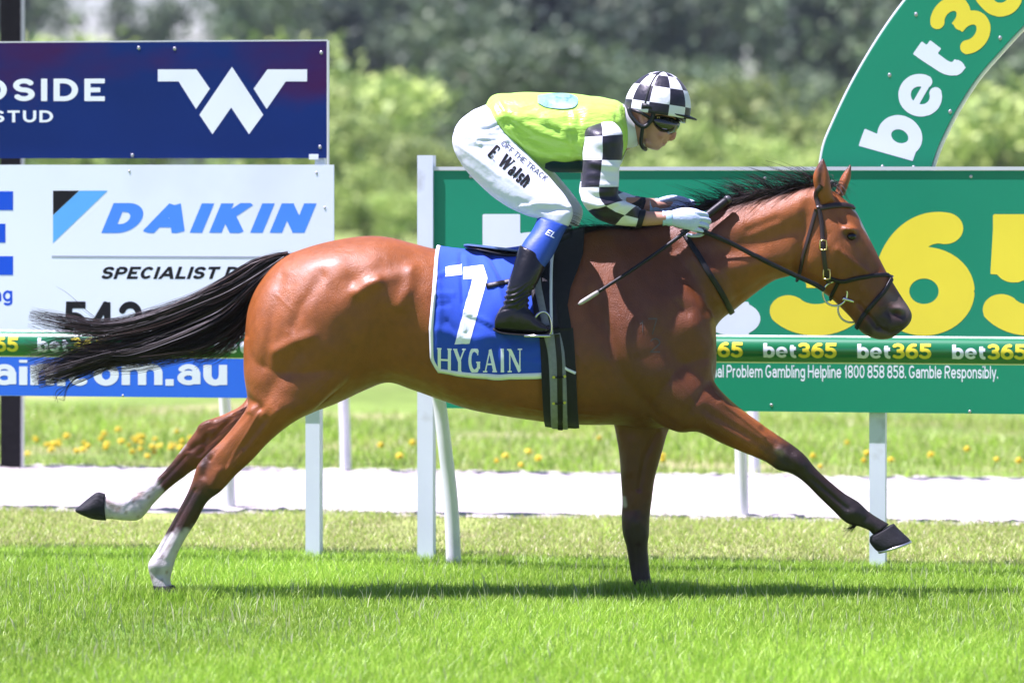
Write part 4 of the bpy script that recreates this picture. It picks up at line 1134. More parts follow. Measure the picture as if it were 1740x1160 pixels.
# feather behind the fore fetlock
FS = [hairline(P(1452 + g.normal() * 4, 890 + g.normal() * 2, -.14 + g.normal() * .012), (P(1447 + g.normal() * 4, 897, -.14), P(1440 + g.normal() * 7, 901 + g.normal() * 3, -.14 + g.normal() * .015))) for i in range(70)]
strands('fetlock_hair', np.array(FS), .0020, M_hair, horse, 10)

# ------------------------------------------------------------------ tack
M_leather = mat('black_leather', (.011, .010, .011), .45, .35, .2, 30, .0006, 200)
M_brown = mat('dark_brown_leather', (.030, .018, .015), .42, .5, .2, 30, .0006, 200)
M_blueleather = mat('blue_grey_panel', (.05, .10, .22), .4, .5, .1, 20)
M_steel = mat('steel', (.62, .62, .60), .22, .5, .1, 20, metal=1.0)
M_brass = mat('brass', (.75, .58, .22), .28, .5, .1, 20, metal=1.0)
M_clothb = mat('royal_blue_cloth', (.018, .075, .52), .75, .25, .10, 12, .0012, 300, sheen=.15)
M_clothw = mat('white_trim', (.78, .80, .82), .7, .3, .05, 12, .0008, 300)
M_pad = mat('black_pad', (.012, .012, .014), .75, .3, .2, 40, .001, 300, sheen=.1)
M_web = mat('grey_webbing', (.22, .23, .25), .75, .3, .15, 60, .001, 400)

def strap(name, px, wpx, tree, m, parent, off=.004, th=.0035, sub=6, default=0.0, ymin=None, mirror=False):
    """flat strap laid on a surface along a pixel line"""
    c = crom(np.array(px, float), sub)
    pts, nrm = [], []
    for a, b in c:
        h, n = cast(tree, a, b, off)
        pts.append(h); nrm.append(n)
    good = [i for i, p in enumerate(pts) if p is not None]
    for i in range(len(pts)):
        if pts[i] is None:
            j = min(good, key=lambda q: abs(q - i)) if good else None
            y = pts[j][1] if j is not None else default
            pts[i] = P(c[i][0], c[i][1], y); nrm[i] = nrm[j] if j is not None else np.array([0, -1.0, 0])
    if ymin is not None:
        for i in range(len(pts)):
            y = ymin[0] + (ymin[1] - ymin[0]) * i / (len(pts) - 1)
            if pts[i][1] > y: pts[i] = P(c[i][0], c[i][1], y); nrm[i] = np.array([0, -1.0, 0])
    pts, nrm = np.array(pts), np.array(nrm)
    for _ in range(3): pts[1:-1, 1] = np.minimum(pts[1:-1, 1], (pts[:-2, 1] + pts[2:, 1]) / 2 * .5 + pts[1:-1, 1] * .5); nrm[1:-1] = (nrm[:-2] + nrm[1:-1] * 2 + nrm[2:])
    nrm /= np.linalg.norm(nrm, axis=1)[:, None]
    T = np.gradient(pts, axis=0); T /= np.linalg.norm(T, axis=1)[:, None]
    sd = np.cross(T, nrm); sd /= np.linalg.norm(sd, axis=1)[:, None]
    w = wpx / S / 2
    V = []
    for p, n, s in zip(pts, nrm, sd):
        V += [p - s * w - n * th, p - s * w + n * th * .4, p - s * w * .75 + n * th, p + s * w * .75 + n * th, p + s * w + n * th * .4, p + s * w - n * th]
    F = [(i * 6 + j, i * 6 + j + 1, i * 6 + 7 + j, i * 6 + 6 + j) for i in range(len(pts) - 1) for j in range(5)]
    F += [(0, 1, 2, 3, 4, 5), tuple(6 * (len(pts) - 1) + j for j in (5, 4, 3, 2, 1, 0))]
    V = np.array(V)
    o = mobj(name, V, F, m, parent)
    if mirror:
        V2 = V * np.array([1, -1, 1]); mobj(name, V2, [f[::-1] for f in F], m, parent)
    return pts

def ring3(c, r, rad, n=28, tilt=0.0, ax=None, ratio=1.0):
    a = np.linspace(0, 2 * np.pi, n + 1)
    e1, e2 = (np.array([1.0, 0, 0]), np.array([0, tilt, 1.0])) if ax is None else ax
    return tube([np.asarray(c) + e1 * r * math.cos(q) + e2 * r * ratio * math.sin(q) for q in a], rad, 8, caps=False)

bridle = empty('bridle', P(1400, 400, 0))
strap('headpiece', [(1396, 315), (1387, 330), (1391, 352)], 8, HT, M_brown, bridle, mirror=True)
strap('browband', [(1392, 354), (1408, 351), (1430, 349), (1444, 351), (1453, 354)], 9, HT, M_brown, bridle, .005, mirror=True)
strap('cheekpiece', [(1391, 352), (1396, 381), (1398, 417), (1402, 453), (1408, 480)], 7.5, HT, M_brown, bridle, .004, mirror=True)
strap('throat_lash', [(1387, 356), (1376, 397), (1366, 433), (1360, 462), (1354, 478)], 6.5, HT, M_brown, bridle, .004, mirror=True)
strap('noseband', [(1402, 470), (1430, 478), (1455, 473), (1480, 469), (1503, 467), (1517, 470)], 7, HT, M_leather, bridle, .004, mirror=True)
strap('noseband_drop', [(1515, 472), (1504, 492), (1487, 512), (1471, 531), (1462, 545), (1457, 556)], 7.5, HT, M_leather, bridle, .0055, mirror=True)
strap('noseband_drop', [(1424, 480), (1414, 500), (1411, 510)], 6, HT, M_leather, bridle, .004)
for cx_, cy_ in ((1398, 417), (1404, 464)):
    h, n = cast(HT, cx_, cy_, .011)
    b = tube([h + np.array([.012 * a, 0, .017 * q]) for a, q in ((-1, -1), (-1.1, 0), (-1, 1), (0, 1.15), (1, 1), (1.1, 0), (1, -1), (0, -1.15), (-1, -1))], .0028, 8)
    mobj('buckle', *b, M_brass, bridle)
h1, _ = cast(HT, 1419, 499, .012)
mobj('bit_ring', *ring3(P(1419, 499, h1[1] - .004), .047, .0042, tilt=-.1), M_steel, bridle)
mobj('bit_ring', *ring3(P(1446, 526, .052), .050, .0042), M_steel, bridle)
mobj('bit', *tube([P(1432, 507, h1[1] - .006), P(1446, 511, h1[1] + .002), P(1459, 516, -.03), P(1459, 516, .03)], [.007, .006, .005, .005], 10), M_steel, bridle)
rein_c = [(1401, 493), (1385, 483), (1356, 470), (1320, 453), (1280, 433), (1240, 412), (1205, 397), (1186, 391)]
strap('rein', rein_c, 8, HT, M_leather, bridle, .006, ymin=(-.072, -.135))
strap('rein', [(1392, 488), (1330, 458), (1260, 418), (1190, 376), (1150, 352)], 7, HT, M_leather, bridle, .004, ymin=(.2, .2)) if False else None
mobj('rein', *tube(crom(np.array([P(1401, 493, .075), P(1330, 452, .13), P(1250, 405, .14), P(1150, 356, .10)]), 5), .006, 8), M_leather, bridle)
strap('neck_strap', [(1160, 392), (1172, 412), (1190, 440), (1206, 466), (1222, 492), (1236, 517), (1244, 532)], 9.5, HT, M_leather, bridle, .006, mirror=True)
tag(bridle, 'dark leather racing bridle with crossed noseband and steel rings on the horse', 'bridle')

# saddle cloth: rays from outside the barrel towards its axis, both sides
def wrap(name, edge_l, edge_r, tmax, off, m, parent, nt=40, nx=34, zc=560, t0=0.0, both=True, fold=0.0, th=.004, feats=None):
    """sheet over the back; edge_l/edge_r give the pixel column for angle fraction 0..1"""
    V = []; rows = []
    fr = np.linspace(-1, 1, 2 * nt + 1) if both else np.linspace(t0, 1, nt + 1)
    for r in fr:
        a = abs(r); row = []
        x0, x1 = np.interp(a, *zip(*edge_l)), np.interp(a, *zip(*edge_r))
        for j in range(nx + 1):
            px = x0 + (x1 - x0) * j / nx
            tm = tmax(px) if callable(tmax) else tmax
            t = math.radians(tm) * a; sg = -1 if r >= 0 else 1
            c = Vector(P(px, zc, 0)); dr = Vector((0, sg * math.sin(t), math.cos(t)))
            h, n, i, dd = HT.ray_cast(c + dr * 1.2, -dr)
            if h is None: h, n = c + dr * .27, dr
            if n.dot(dr) < 0: n = -n
            q = off + (fold * max(0, math.sin(px * .085 + a * 5.0) * math.sin(a * 9 + px * .021)) * a if fold else 0)
            row.append(np.array(h + n * q))
        rows.append(row)
    A = np.array(rows)
    for _ in range(2):
        A[1:-1, 1:-1] = A[1:-1, 1:-1] * .5 + (A[:-2, 1:-1] + A[2:, 1:-1] + A[1:-1, :-2] + A[1:-1, 2:]) * .125
    nr, nc = A.shape[:2]; V = A.reshape(-1, 3)
    F = [(i * nc + j, i * nc + j + 1, (i + 1) * nc + j + 1, (i + 1) * nc + j) for i in range(nr - 1) for j in range(nc - 1)]
    if feats:
        N = vnormals(V, F)
        if N[len(N) * 3 // 4, 1] > 0: F = [f[::-1] for f in F]
        V = relief(V, F, feats); A = V.reshape(A.shape)
    o = mobj(name, V, F, m, parent)
    return o, A
def solid(o, th):
    md = o.modifiers.new('s', 'SOLIDIFY'); md.thickness = th; md.offset = 0
cloth = empty('saddle_cloth', P(830, 430, 0))
co, CA = wrap('cloth', [(0, 742), (.35, 737), (.7, 733), (.9, 736), (1, 748)], [(0, 952), (.3, 944), (.6, 937), (.85, 936), (1, 930)], lambda px: 124 - (px - 745) * .012, .014, M_clothb, cloth, fold=.008, nt=64, nx=72, feats=[([(790, 530), (830, 548), (870, 590)], 4, 6), ([(760, 545), (800, 600)], 4, -5), ([(745, 480), (775, 520), (790, 560)], 4, 5), ([(870, 575), (915, 582)], 3, -5), ([(880, 610), (925, 618)], 4, 5), ([(783, 432), (785, 470), (787, 515)], 3.2, -9), ([(792, 440), (796, 500)], 5, 5), ([(815, 428), (840, 470), (858, 530)], 6, 10), ([(830, 430), (856, 480)], 4, -7), ([(742, 470), (760, 462), (775, 450)], 4, 5), ([(740, 500), (770, 500)], 4, 4), ([(742, 520), (765, 516)], 3, -4), ([(745, 560), (790, 575), (850, 572)], 8, 5), ([(860, 590), (900, 600), (925, 590)], 6, 5), ([(740, 440), (748, 520), (742, 600)], 5, 4), ([(800, 540), (840, 560)], 5, -4)])
solid(co, .004)
CV = CA.reshape(-1, 3); nr, nc = CA.shape[:2]
CF = [(i * nc + j, i * nc + j + 1, (i + 1) * nc + j + 1, (i + 1) * nc + j) for i in range(nr - 1) for j in range(nc - 1)]
CT = bvh(CV, CF)
def edging(A, m, w, name, rad=.006):
    """flat border band along a grid edge (outer line, inner line)"""
    return mobj(name, *tube(A, rad, 8), m, cloth)
def band(lineA, lineB, name, m, parent, lift=.004):
    V = []
    for a, b in zip(lineA, lineB):
        n = np.array([0, -1.0 if a[1] < 0 else 1.0, .35]); n /= np.linalg.norm(n)
        V += [a + n * lift, b + n * lift]
    F = [(2 * i, 2 * i + 1, 2 * i + 3, 2 * i + 2) for i in range(len(lineA) - 1)]
    o = mobj(name, V, F, m, parent); solid(o, .003); return o
band(CA[:, 0], CA[:, 2] * .8 + CA[:, 3] * .2, 'trim', M_clothw, cloth)
band(CA[-1, :], CA[-3, :], 'trim', M_clothw, cloth)
band(CA[0, :], CA[2, :], 'trim', M_clothw, cloth)
# the 7 in two pieces, split by a fold
def gridpoly(quad, n=10, m_=10):
    q = np.array(quad, float); V = []; F = []
    for i in range(n + 1):
        for j in range(m_ + 1):
            u, v = i / n, j / m_
            V.append((q[0] * (1 - u) + q[1] * u) * (1 - v) + (q[3] * (1 - u) + q[2] * u) * v)
    for i in range(n):
        for j in range(m_): F.append((i * (m_ + 1) + j, (i + 1) * (m_ + 1) + j, (i + 1) * (m_ + 1) + j + 1, i * (m_ + 1) + j + 1))
    return np.array(V), F
z3 = lambda p: [(680 + a / 3.221, 380 + b / 3.221) for a, b in p]
num = join([gridpoly(z3([(248, 240), (340, 222), (338, 282), (246, 292)]), 24, 16), gridpoly(z3([(335, 222), (400, 246), (452, 232), (420, 300)]), 6, 6)][:1] +
           [gridpoly(z3([(350, 240), (455, 228), (478, 300), (348, 306)]), 28, 18), gridpoly(z3([(395, 302), (478, 301), (380, 655), (298, 660)]), 24, 60)])
decal('number', num[0], num[1], CT, M_lw, cloth, .0032)
v2, f, w = text2d('HYGAIN', .20, True, 44, .16)
q = fit2d(v2, w, 744, 886, 632, 592); q[:, 1] += np.where(q[:, 0] < 775, (775 - q[:, 0]) * -.06, 0)
decal('lettering', q, f, CT, M_lw, cloth, .0032)
tag(cloth, 'royal blue saddle cloth with white trim and a large white number 7', 'saddle cloth')

saddle = empty('saddle', P(900, 425, 0))
po_, PA = wrap('pad', [(0, 905), (.4, 930), (.7, 932), (1, 938)], [(0, 996), (.2, 990), (.42, 968), (.55, 962), (.8, 972), (1, 977)], 124, .018, M_pad, saddle, zc=560)
solid(po_, .006)
mobj('piping', *tube(PA[40:, -1], .0035, 8), M_clothw, saddle) if False else None
strap('piping', [(950, 400), (944, 425), (938, 450), (935, 500), (935, 560)], 5, HT, M_clothw, saddle, .026)
strap('piping', [(935, 560), (939, 590), (947, 610), (958, 623), (976, 631)], 4.5, HT, M_clothw, saddle, .026)
sv, sff, _ = loft([(789, 416, 789, 420, .05, 0), (800, 416, 798, 424, .10, 0), (830, 421, 830, 432, .13, 0), (865, 425, 865, 440, .13, 0), (910, 416, 910, 440, .12, 0), (945, 402, 945, 430, .10, 0), (972, 392, 972, 420, .08, 0)], 24)
mobj('seat', sv, sff, M_leather, saddle)
sv, sff, _ = loft([(788, 415, 788, 418, .055, 0), (800, 414.5, 800, 419, .105, 0), (840, 419, 840, 424, .128, 0), (884, 424, 884, 430, .124, 0)], 24)
mobj('cantle_binding', sv, sff, M_blueleather, saddle)
for sg in (-1, 1):
    fo, FA = None, None
strap('flap', [(915, 432), (918, 470), (924, 520), (930, 560)], 40, HT, M_leather, saddle, .024)
strap('stirrup_leather', [(920, 440), (912, 480), (918, 520), (926, 556)], 12, HT, M_web, saddle, .034)
strap('strap_end', [(866, 479), (850, 482), (826, 487)], 9, CT, M_leather, saddle, .006)
strap('girth', [(943, 560), (946, 600), (949, 650), (953, 700), (956, 716)], 58, HT, M_pad, saddle, .022, mirror=True)
strap('girth_webbing', [(936, 570), (943, 600), (947, 650), (950, 700), (952, 716)], 28, HT, M_web, saddle, .027, mirror=True)
strap('girth_strap', [(944, 570), (948, 610), (950, 660), (953, 716)], 9, HT, M_leather, saddle, .031, mirror=True)
for cx_, cy_ in ((939, 636), (957, 635), (940, 675), (958, 674)):
    h, n = cast(HT, cx_, cy_, .036); mobj('girth_stud', *sphere(h, .006, 10, 6), mat('yellow_stud', (.62, .60, .05), .4, .5, 0) if 'yellow_stud' not in bpy.data.materials else bpy.data.materials['yellow_stud'], saddle)
for cy_ in (636, 675):
    h1_, _ = cast(HT, 941, cy_, .036); h2_, _ = cast(HT, 957, cy_, .036); mobj('girth_buckle', *tube([h1_, (h1_ + h2_) / 2 - [0, .004, .004], h2_], .0028, 6), M_leather, saddle)
BY = -.345   # stirrup and boot
for sg in (-1, 1):
    y = sg * abs(BY)
    arch = [P(892, 567, y), P(905, 546, y), P(915, 533, y), P(926, 530, y), P(935, 540, y), P(937, 560, y), P(932, 571, y)]
    mobj('stirrup', *tube(crom(np.array(arch), 5), .0045, 8), M_steel, saddle)
    c = P(913, 570, y); mobj('stirrup_tread', *box(c, .050, .05, .004), M_steel, saddle)
tag(saddle, 'small black racing saddle with pad, girth and stirrups on the horse', 'saddle')

# ------------------------------------------------------------------ the jockey
jk = empty('person', P(900, 430, 0))
M_skin = mat('skin', (.50, .26, .19), .5, .4, .10, 22, .0006, 160, tint=((.50, .19, .15), 18, .5, .75))
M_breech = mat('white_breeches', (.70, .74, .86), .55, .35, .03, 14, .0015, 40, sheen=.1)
M_green_s = mat('lime_silk', (.40, .70, .09), .33, .5, .05, 8, .006, 34, bump2=.007, b2scale=8, stretch=(.5, 1, 1.4))
M_dgreen = mat('dark_green_silk', (.006, .035, .036), .45, .45, .1, 10)
M_boot = mat('boot_leather', (.006, .006, .007), .27, .4, .2, 12, .0020, 30, coat=.15)
M_gaiter = mat('blue_gaiter', (.020, .070, .38), .5, .4, .1, 14, .001, 60)
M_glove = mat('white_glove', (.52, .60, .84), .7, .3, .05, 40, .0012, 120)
M_black_s = mat('black_elastic', (.013, .013, .016), .6, .4, .2, 60, .002, 90)

def check_mat(name, nu, nv, off=0.0):
    m = mat(name, (1, 1, 1), .42, .45, 0, bump=.004, bscale=22, sheen=.1)
    t = m.node_tree; b = t.nodes['Principled BSDF']
    uv = nod(t, 'ShaderNodeUVMap'); mp = nod(t, 'ShaderNodeMapping'); mp.inputs['Scale'].default_value = (nu, nv, 1); mp.inputs['Location'].default_value = (off, 0.02, .5)
    ck = nod(t, 'ShaderNodeTexChecker'); ck.inputs['Scale'].default_value = 1.0
    ck.inputs['Color1'].default_value = (.74, .76, .80, 1); ck.inputs['Color2'].default_value = (.012, .011, .022, 1)
    t.links.new(uv.outputs[0], mp.inputs[0]); t.links.new(mp.outputs[0], ck.inputs[0]); t.links.new(ck.outputs[0], b.inputs['Base Color'])
    return m
M_check = check_mat('checked_silk', 5.6, 4.0, .2)
M_hcheck = check_mat('checked_cap', 10.0, 3.6)

AY = -.195
SL = [(1003, 210, 1040, 205, .045, -.13), (992, 222, 1056, 218, .078, -.17), (989, 240, 1059, 238, .080, AY), (990, 260, 1059, 260, .074, AY), (990, 282, 1055, 283, .066, -.21), (988, 306, 1052, 306, .062, -.22), (985, 330, 1052, 327, .060, -.225),
      (991, 350, 1057, 336, .060, -.225), (1010, 369, 1067, 342, .058, -.215), (1034, 380, 1077, 348, .050, -.20), (1060, 384, 1085, 352, .043, -.175), (1083, 386, 1091, 357, .037, -.16)]
def shift(st, dx, dy, mir=True): return [(a + dx, b + dy, c + dx, d + dy, w, -y if mir else y) + tuple(r) for a, b, c, d, w, y, *r in st]
SLF = shift(SL, -2, -10); SLF = [(s[0] + max(0, i - 6) * .5, s[1] - max(0, i - 6) * 2.2, s[2] + max(0, i - 6) * .5, s[3] - max(0, i - 6) * 2.2) + s[4:] for i, s in enumerate(SLF)]
FORE = [(1070, 382, 1070, 358, .030, -.165), (1092, 384, 1092, 358, .028, -.155), (1115, 383, 1115, 360, .026, -.145), (1134, 381, 1134, 360, .024, -.140), (1150, 385, 1150, 358, .02, -.14)]
TH_ = [(782, 205, 862, 222, .10, -.075), (768, 238, 882, 246, .108, -.095), (782, 276, 903, 268, .102, -.12), (815, 314, 928, 295, .095, -.15), (852, 345, 949, 319, .085, -.18), (884, 361, 967, 343, .073, -.205), (904, 369, 974, 362, .064, -.22), (917, 371, 966, 386, .054, -.235)]
THF = [(a + 16, b, c + 16, d, w, -y) for a, b, c, d, w, y in TH_]
CALF = [(915, 368, 964, 384, .050, -.24), (906, 390, 957, 396, .052, -.26), (889, 414, 940, 432, .050, -.29), (876, 445, 924, 455, .047, -.315), (866, 476, 912, 482, .043, -.335), (860, 502, 898, 504, .036, BY), (856, 520, 897, 522, .036, BY)]
PELV = [(826, 178, 862, 218, .12, 0), (800, 190, 868, 236, .165, 0), (776, 212, 880, 252, .18, 0), (772, 236, 886, 274, .165, 0), (785, 262, 890, 286, .12, 0)]
TORS = [(822, 184, 868, 240, .135, 0), (838, 164, 888, 266, .155, 0), (868, 158.5, 915, 286, .168, 0), (908, 157.5, 946, 292, .175, 0), (950, 158.5, 976, 293, .182, 0), (990, 162, 1006, 291, .19, 0, .0), (1022, 166, 1036, 285, .175, 0), (1046, 171, 1056, 268, .135, 0), (1060, 180, 1066, 250, .085, 0)]
NECK = [(1040, 180, 1060, 258, .06, 0), (1066, 182, 1086, 246, .052, 0), (1082, 188, 1102, 244, .050, 0)]
HEAD = [(1092, 140, 1140, 140, .045, 0), (1076, 158, 1156, 160, .068, 0), (1070, 176, 1157, 182, .074, 0), (1073, 192, 1149, 200, .072, 0), (1081, 206, 1144.5, 212, .068, 0), (1087, 219, 1142.5, 225, .063, 0), (1091, 231, 1137, 236, .056, 0), (1097, 241, 1128.5, 244, .046, 0), (1104, 250, 1124, 251, .034, 0), (1111, 255, 1118, 255.5, .014, 0)]
def hand(px_w, y0, sgn, up=0.0):
    """closed fist: palm, four curled fingers, thumb along the top; px_w is the wrist pixel"""
    x, yv = px_w
    A_ = lambda dx, dy, Y: P(x + dx, yv + dy, y0 + Y)
    palm = loft([(x - 6, yv - 12, x - 6, yv + 12, .024, y0), (x + 8, yv - 13, x + 7, yv + 13, .024, y0), (x + 26, yv - 14, x + 22, yv + 17, .026, y0), (x + 44, yv - 13, x + 38, yv + 21, .025, y0 + .004 * sgn), (x + 58, yv - 8, x + 50, yv + 21, .018, y0 + .008 * sgn)], 20)[:2]
    out = [palm]
    for k, (dx, dy, r) in enumerate(((57, -8, .0092), (61, 1, .0098), (58, 10.5, .0092), (51, 19.5, .0082))):
        # knuckle, middle joint, back towards the palm
        chain = [A_(dx - 12, dy - 2, 0), A_(dx + 2, dy, -.004 * sgn * -1), A_(dx + 10, dy + 4, .018 * sgn), A_(dx + 5, dy + 9, .040 * sgn), A_(dx - 9, dy + 10, .046 * sgn), A_(dx - 18, dy + 8, .038 * sgn)]
        ch = crom(np.array(chain), 5); out.append(tube(ch, np.interp(np.linspace(0, 1, len(ch)), [0, .3, 1], [r, r * 1.05, r * .8]), 10))
    th = crom(np.array([A_(10, -8, .012 * sgn), A_(28, -13, .022 * sgn), A_(46, -12, .026 * sgn), A_(60, -7, .024 * sgn)]), 5)
    out.append(tube(th, np.interp(np.linspace(0, 1, len(th)), [0, .4, 1], [.014, .012, .009]), 10))
    return out
nose = loft([(1147, 214, 1140, 216, .010, 0), (1149, 220, 1140, 222, .011, 0), (1149.5, 228, 1139, 230, .013, 0), (1147, 236, 1138, 237, .017, 0), (1142, 239.5, 1137, 240, .010, 0)], 14)[:2]
lips = [sphere(P(1131, 241.5, 0), (.008, .019, .005)), sphere(P(1127.5, 246.4, 0), (.007, .017, .005)), sphere(P(1116, 249.5, 0), (.016, .020, .013))]
brow = [sphere(P(1144, 203, s * .024), (.012, .022, .010)) for s in (-1, 1)]
ears = [sphere(P(1094, 200, s * .075), (.020, .009, .032)) for s in (-1, 1)]
body_parts = [loft(s)[:2] for s in (shift(TORS, 0, 0, False), PELV, NECK, HEAD)]
def thin(st, k): 
    out = []
    for a, b, c, d, w, y, *r in st:
        mx, my = (a + c) / 2, (b + d) / 2; out.append((mx + (a - mx) * k, my + (b - my) * k, mx + (c - mx) * k, my + (d - my) * k, w * k, y))
    return out
body_parts = [loft(thin(TORS[:-1], .86))[:2], loft(thin(PELV, .86))[:2], loft(NECK)[:2], loft(HEAD, 32)[:2], loft(thin(SL, .66))[:2], loft(thin(SLF, .66))[:2], loft(FORE)[:2],
              loft([(a - 6, b - 23, c - 6, d - 23, w, -y + .005) for a, b, c, d, w, y in FORE])[:2], loft(thin(TH_, .85))[:2], loft(thin(THF, .85))[:2], loft(thin(CALF, .8))[:2], loft(thin(shift(CALF, 8, 0), .8))[:2]]
body_parts += [nose] + lips + brow + ears + [sphere(P(1125, 228, s * .050), (.024, .014, .020)) for s in (-1, 1)] + [loft([(1096, 232, 1096, 250, .05, 0), (1108, 240, 1108, 254, .042, 0), (1118, 243, 1117, 255, .03, 0)], 16)[:2]]
BV, BF = remesh(body_parts, .0036, 3, .5)
BV = relief(BV, BF, [([(1126, 244.5), (1134, 244.2)], 1.6, -5), ([(1131, 232), (1127, 242)], 2.2, -2.5), ([(1143.5, 237.5)], 1.8, -4), ([(1094, 197), (1096, 205)], 2.6, -6), ([(1094, 212), (1100, 236), (1112, 250)], 4, 2), ([(1112, 226), (1120, 238)], 6, -3)])
bx_, by_ = PX(BV)
bc = np.tile(np.array((.50, .255, .175)), (len(BV), 1))
red = np.exp(-(((bx_ - 1144) / 6) ** 2 + ((by_ - 232) / 6) ** 2)) + .7 * np.exp(-(((bx_ - 1131) / 5) ** 2 + ((by_ - 244) / 3) ** 2)) + .5 * np.exp(-(((bx_ - 1095) / 6) ** 2 + ((by_ - 201) / 8) ** 2)) + .35 * np.exp(-(((bx_ - 1122) / 9) ** 2 + ((by_ - 228) / 7) ** 2))
bc = bc * (1 - .6 * np.clip(red, 0, 1))[:, None] + np.array((.52, .16, .13)) * (.6 * np.clip(red, 0, 1))[:, None]
shv = np.exp(-(segdist(bx_, by_, [(1098, 238), (1112, 252), (1126, 249)]) / 6) ** 2) * .3
bc = bc * (1 - shv)[:, None] + np.array((.30, .20, .16)) * shv[:, None]
M_skin = mat('skin', (1, 1, 1), .48, .4, .08, 40, .0005, 160, attr=True)
mobj('body', BV, BF, M_skin, jk, colors=bc)

def garment(name, V, F, m, feats=None, uv=None, wr=.0, seed=0, fr=(30, 24, 40)):
    V = np.array(V)
    N = vnormals(V, F)
    if wr:
        g2 = np.random.default_rng(seed); d = np.zeros(len(V))
        for k in range(9):
            kv = g2.normal(size=3) * np.array(fr); d += np.sin(V @ kv + g2.uniform(0, 6.28) + 1.5 * np.sin(V @ (g2.normal(size=3) * 14)))
        V = V + N * (np.abs(d) * wr / 4)[:, None]
    if feats: V = relief(V, F, feats, both=True)
    return mobj(name, V, F, m, jk, uv=uv), V
# breeches: pelvis and both thighs in one garment
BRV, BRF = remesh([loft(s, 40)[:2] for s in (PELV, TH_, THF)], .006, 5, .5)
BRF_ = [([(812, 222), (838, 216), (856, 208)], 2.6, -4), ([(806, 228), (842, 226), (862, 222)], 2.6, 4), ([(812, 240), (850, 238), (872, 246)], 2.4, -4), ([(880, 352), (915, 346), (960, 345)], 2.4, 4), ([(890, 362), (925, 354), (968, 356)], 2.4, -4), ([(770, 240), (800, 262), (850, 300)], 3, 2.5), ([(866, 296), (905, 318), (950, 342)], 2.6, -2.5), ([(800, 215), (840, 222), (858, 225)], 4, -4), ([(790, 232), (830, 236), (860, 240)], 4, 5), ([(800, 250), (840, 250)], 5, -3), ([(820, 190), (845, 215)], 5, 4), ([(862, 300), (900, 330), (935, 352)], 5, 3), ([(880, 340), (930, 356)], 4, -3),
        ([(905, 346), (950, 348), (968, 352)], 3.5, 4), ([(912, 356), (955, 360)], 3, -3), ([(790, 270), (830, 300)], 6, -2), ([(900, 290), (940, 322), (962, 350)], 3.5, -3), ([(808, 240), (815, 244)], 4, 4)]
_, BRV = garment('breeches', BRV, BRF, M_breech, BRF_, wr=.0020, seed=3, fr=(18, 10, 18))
BT = bvh(BRV, BRF)
# silks: body and sleeves
TV, TF, TUV = loft(TORS, 64, 10, caps=True)
JF = [([(862, 205), (905, 232), (950, 243)], 3, -7), ([(880, 192), (930, 205), (975, 222)], 3, 6), ([(900, 240), (940, 252), (985, 256)], 3, -6), ([(935, 268), (985, 262)], 3, 6), ([(975, 195), (985, 230)], 3, 7), ([(965, 200), (972, 240)], 3, -6), ([(1010, 178), (1045, 200), (1056, 230)], 3, -5), ([(850, 175), (872, 225), (905, 268)], 3, 5), ([(870, 195), (930, 232), (985, 246)], 7, 9), ([(858, 210), (900, 240), (960, 268)], 7, -8), ([(890, 205), (925, 212), (950, 225)], 6, -6), ([(905, 250), (960, 262), (985, 268)], 6, 7), ([(860, 190), (895, 200)], 5, 6), ([(925, 275), (985, 280)], 6, -6), ([(985, 200), (975, 240), (985, 280)], 7, -9),
      ([(840, 185), (868, 240)], 5, 6), ([(955, 225), (985, 215)], 5, 6), ([(1000, 185), (1040, 195)], 6, 5), ([(930, 180), (980, 190)], 8, -4)]
jo, TV = garment('silk_jacket', TV, TF, M_green_s, JF, wr=.0045, seed=5, fr=(10, 8, 22))
JT = bvh(TV, TF)
for nm, st, sd in (('sleeve', SL, 1), ('sleeve', SLF, 2)):
    v, f, uv = loft(st, 48, 8)
    feats = [([(985, 322), (1010, 334), (1040, 334)], 5, 7), ([(990, 340), (1015, 350), (1045, 345)], 4, -8), ([(1000, 356), (1030, 362), (1050, 352)], 4, 6), ([(995, 275), (1050, 285)], 4, -4), ([(992, 288), (1050, 293)], 5, 4), ([(990, 312), (1045, 315)], 4, -4), ([(1045, 345), (1060, 380)], 4, 4), ([(1020, 215), (1040, 250)], 6, 4)]
    so, sv_ = garment(nm, v, f, M_check, feats, uv=uv, wr=.006, seed=sd, fr=(22, 14, 30))
    e = st[-1]
    cf = [(e[0] - 3, e[1] + 1.5, e[2] - 3, e[3] - 1.5, e[4] + .002, e[5]), (e[0] + 4, e[1] + 1, e[2] + 4, e[3] - 1, e[4] + .003, e[5]), (e[0] + 7, e[1] - 1, e[2] + 7, e[3] + 1, e[4], e[5])]
    mobj('cuff', *loft(cf, 32, 4)[:2], M_black_s, jk)
    if sd == 1: ST = bvh(sv_, f)
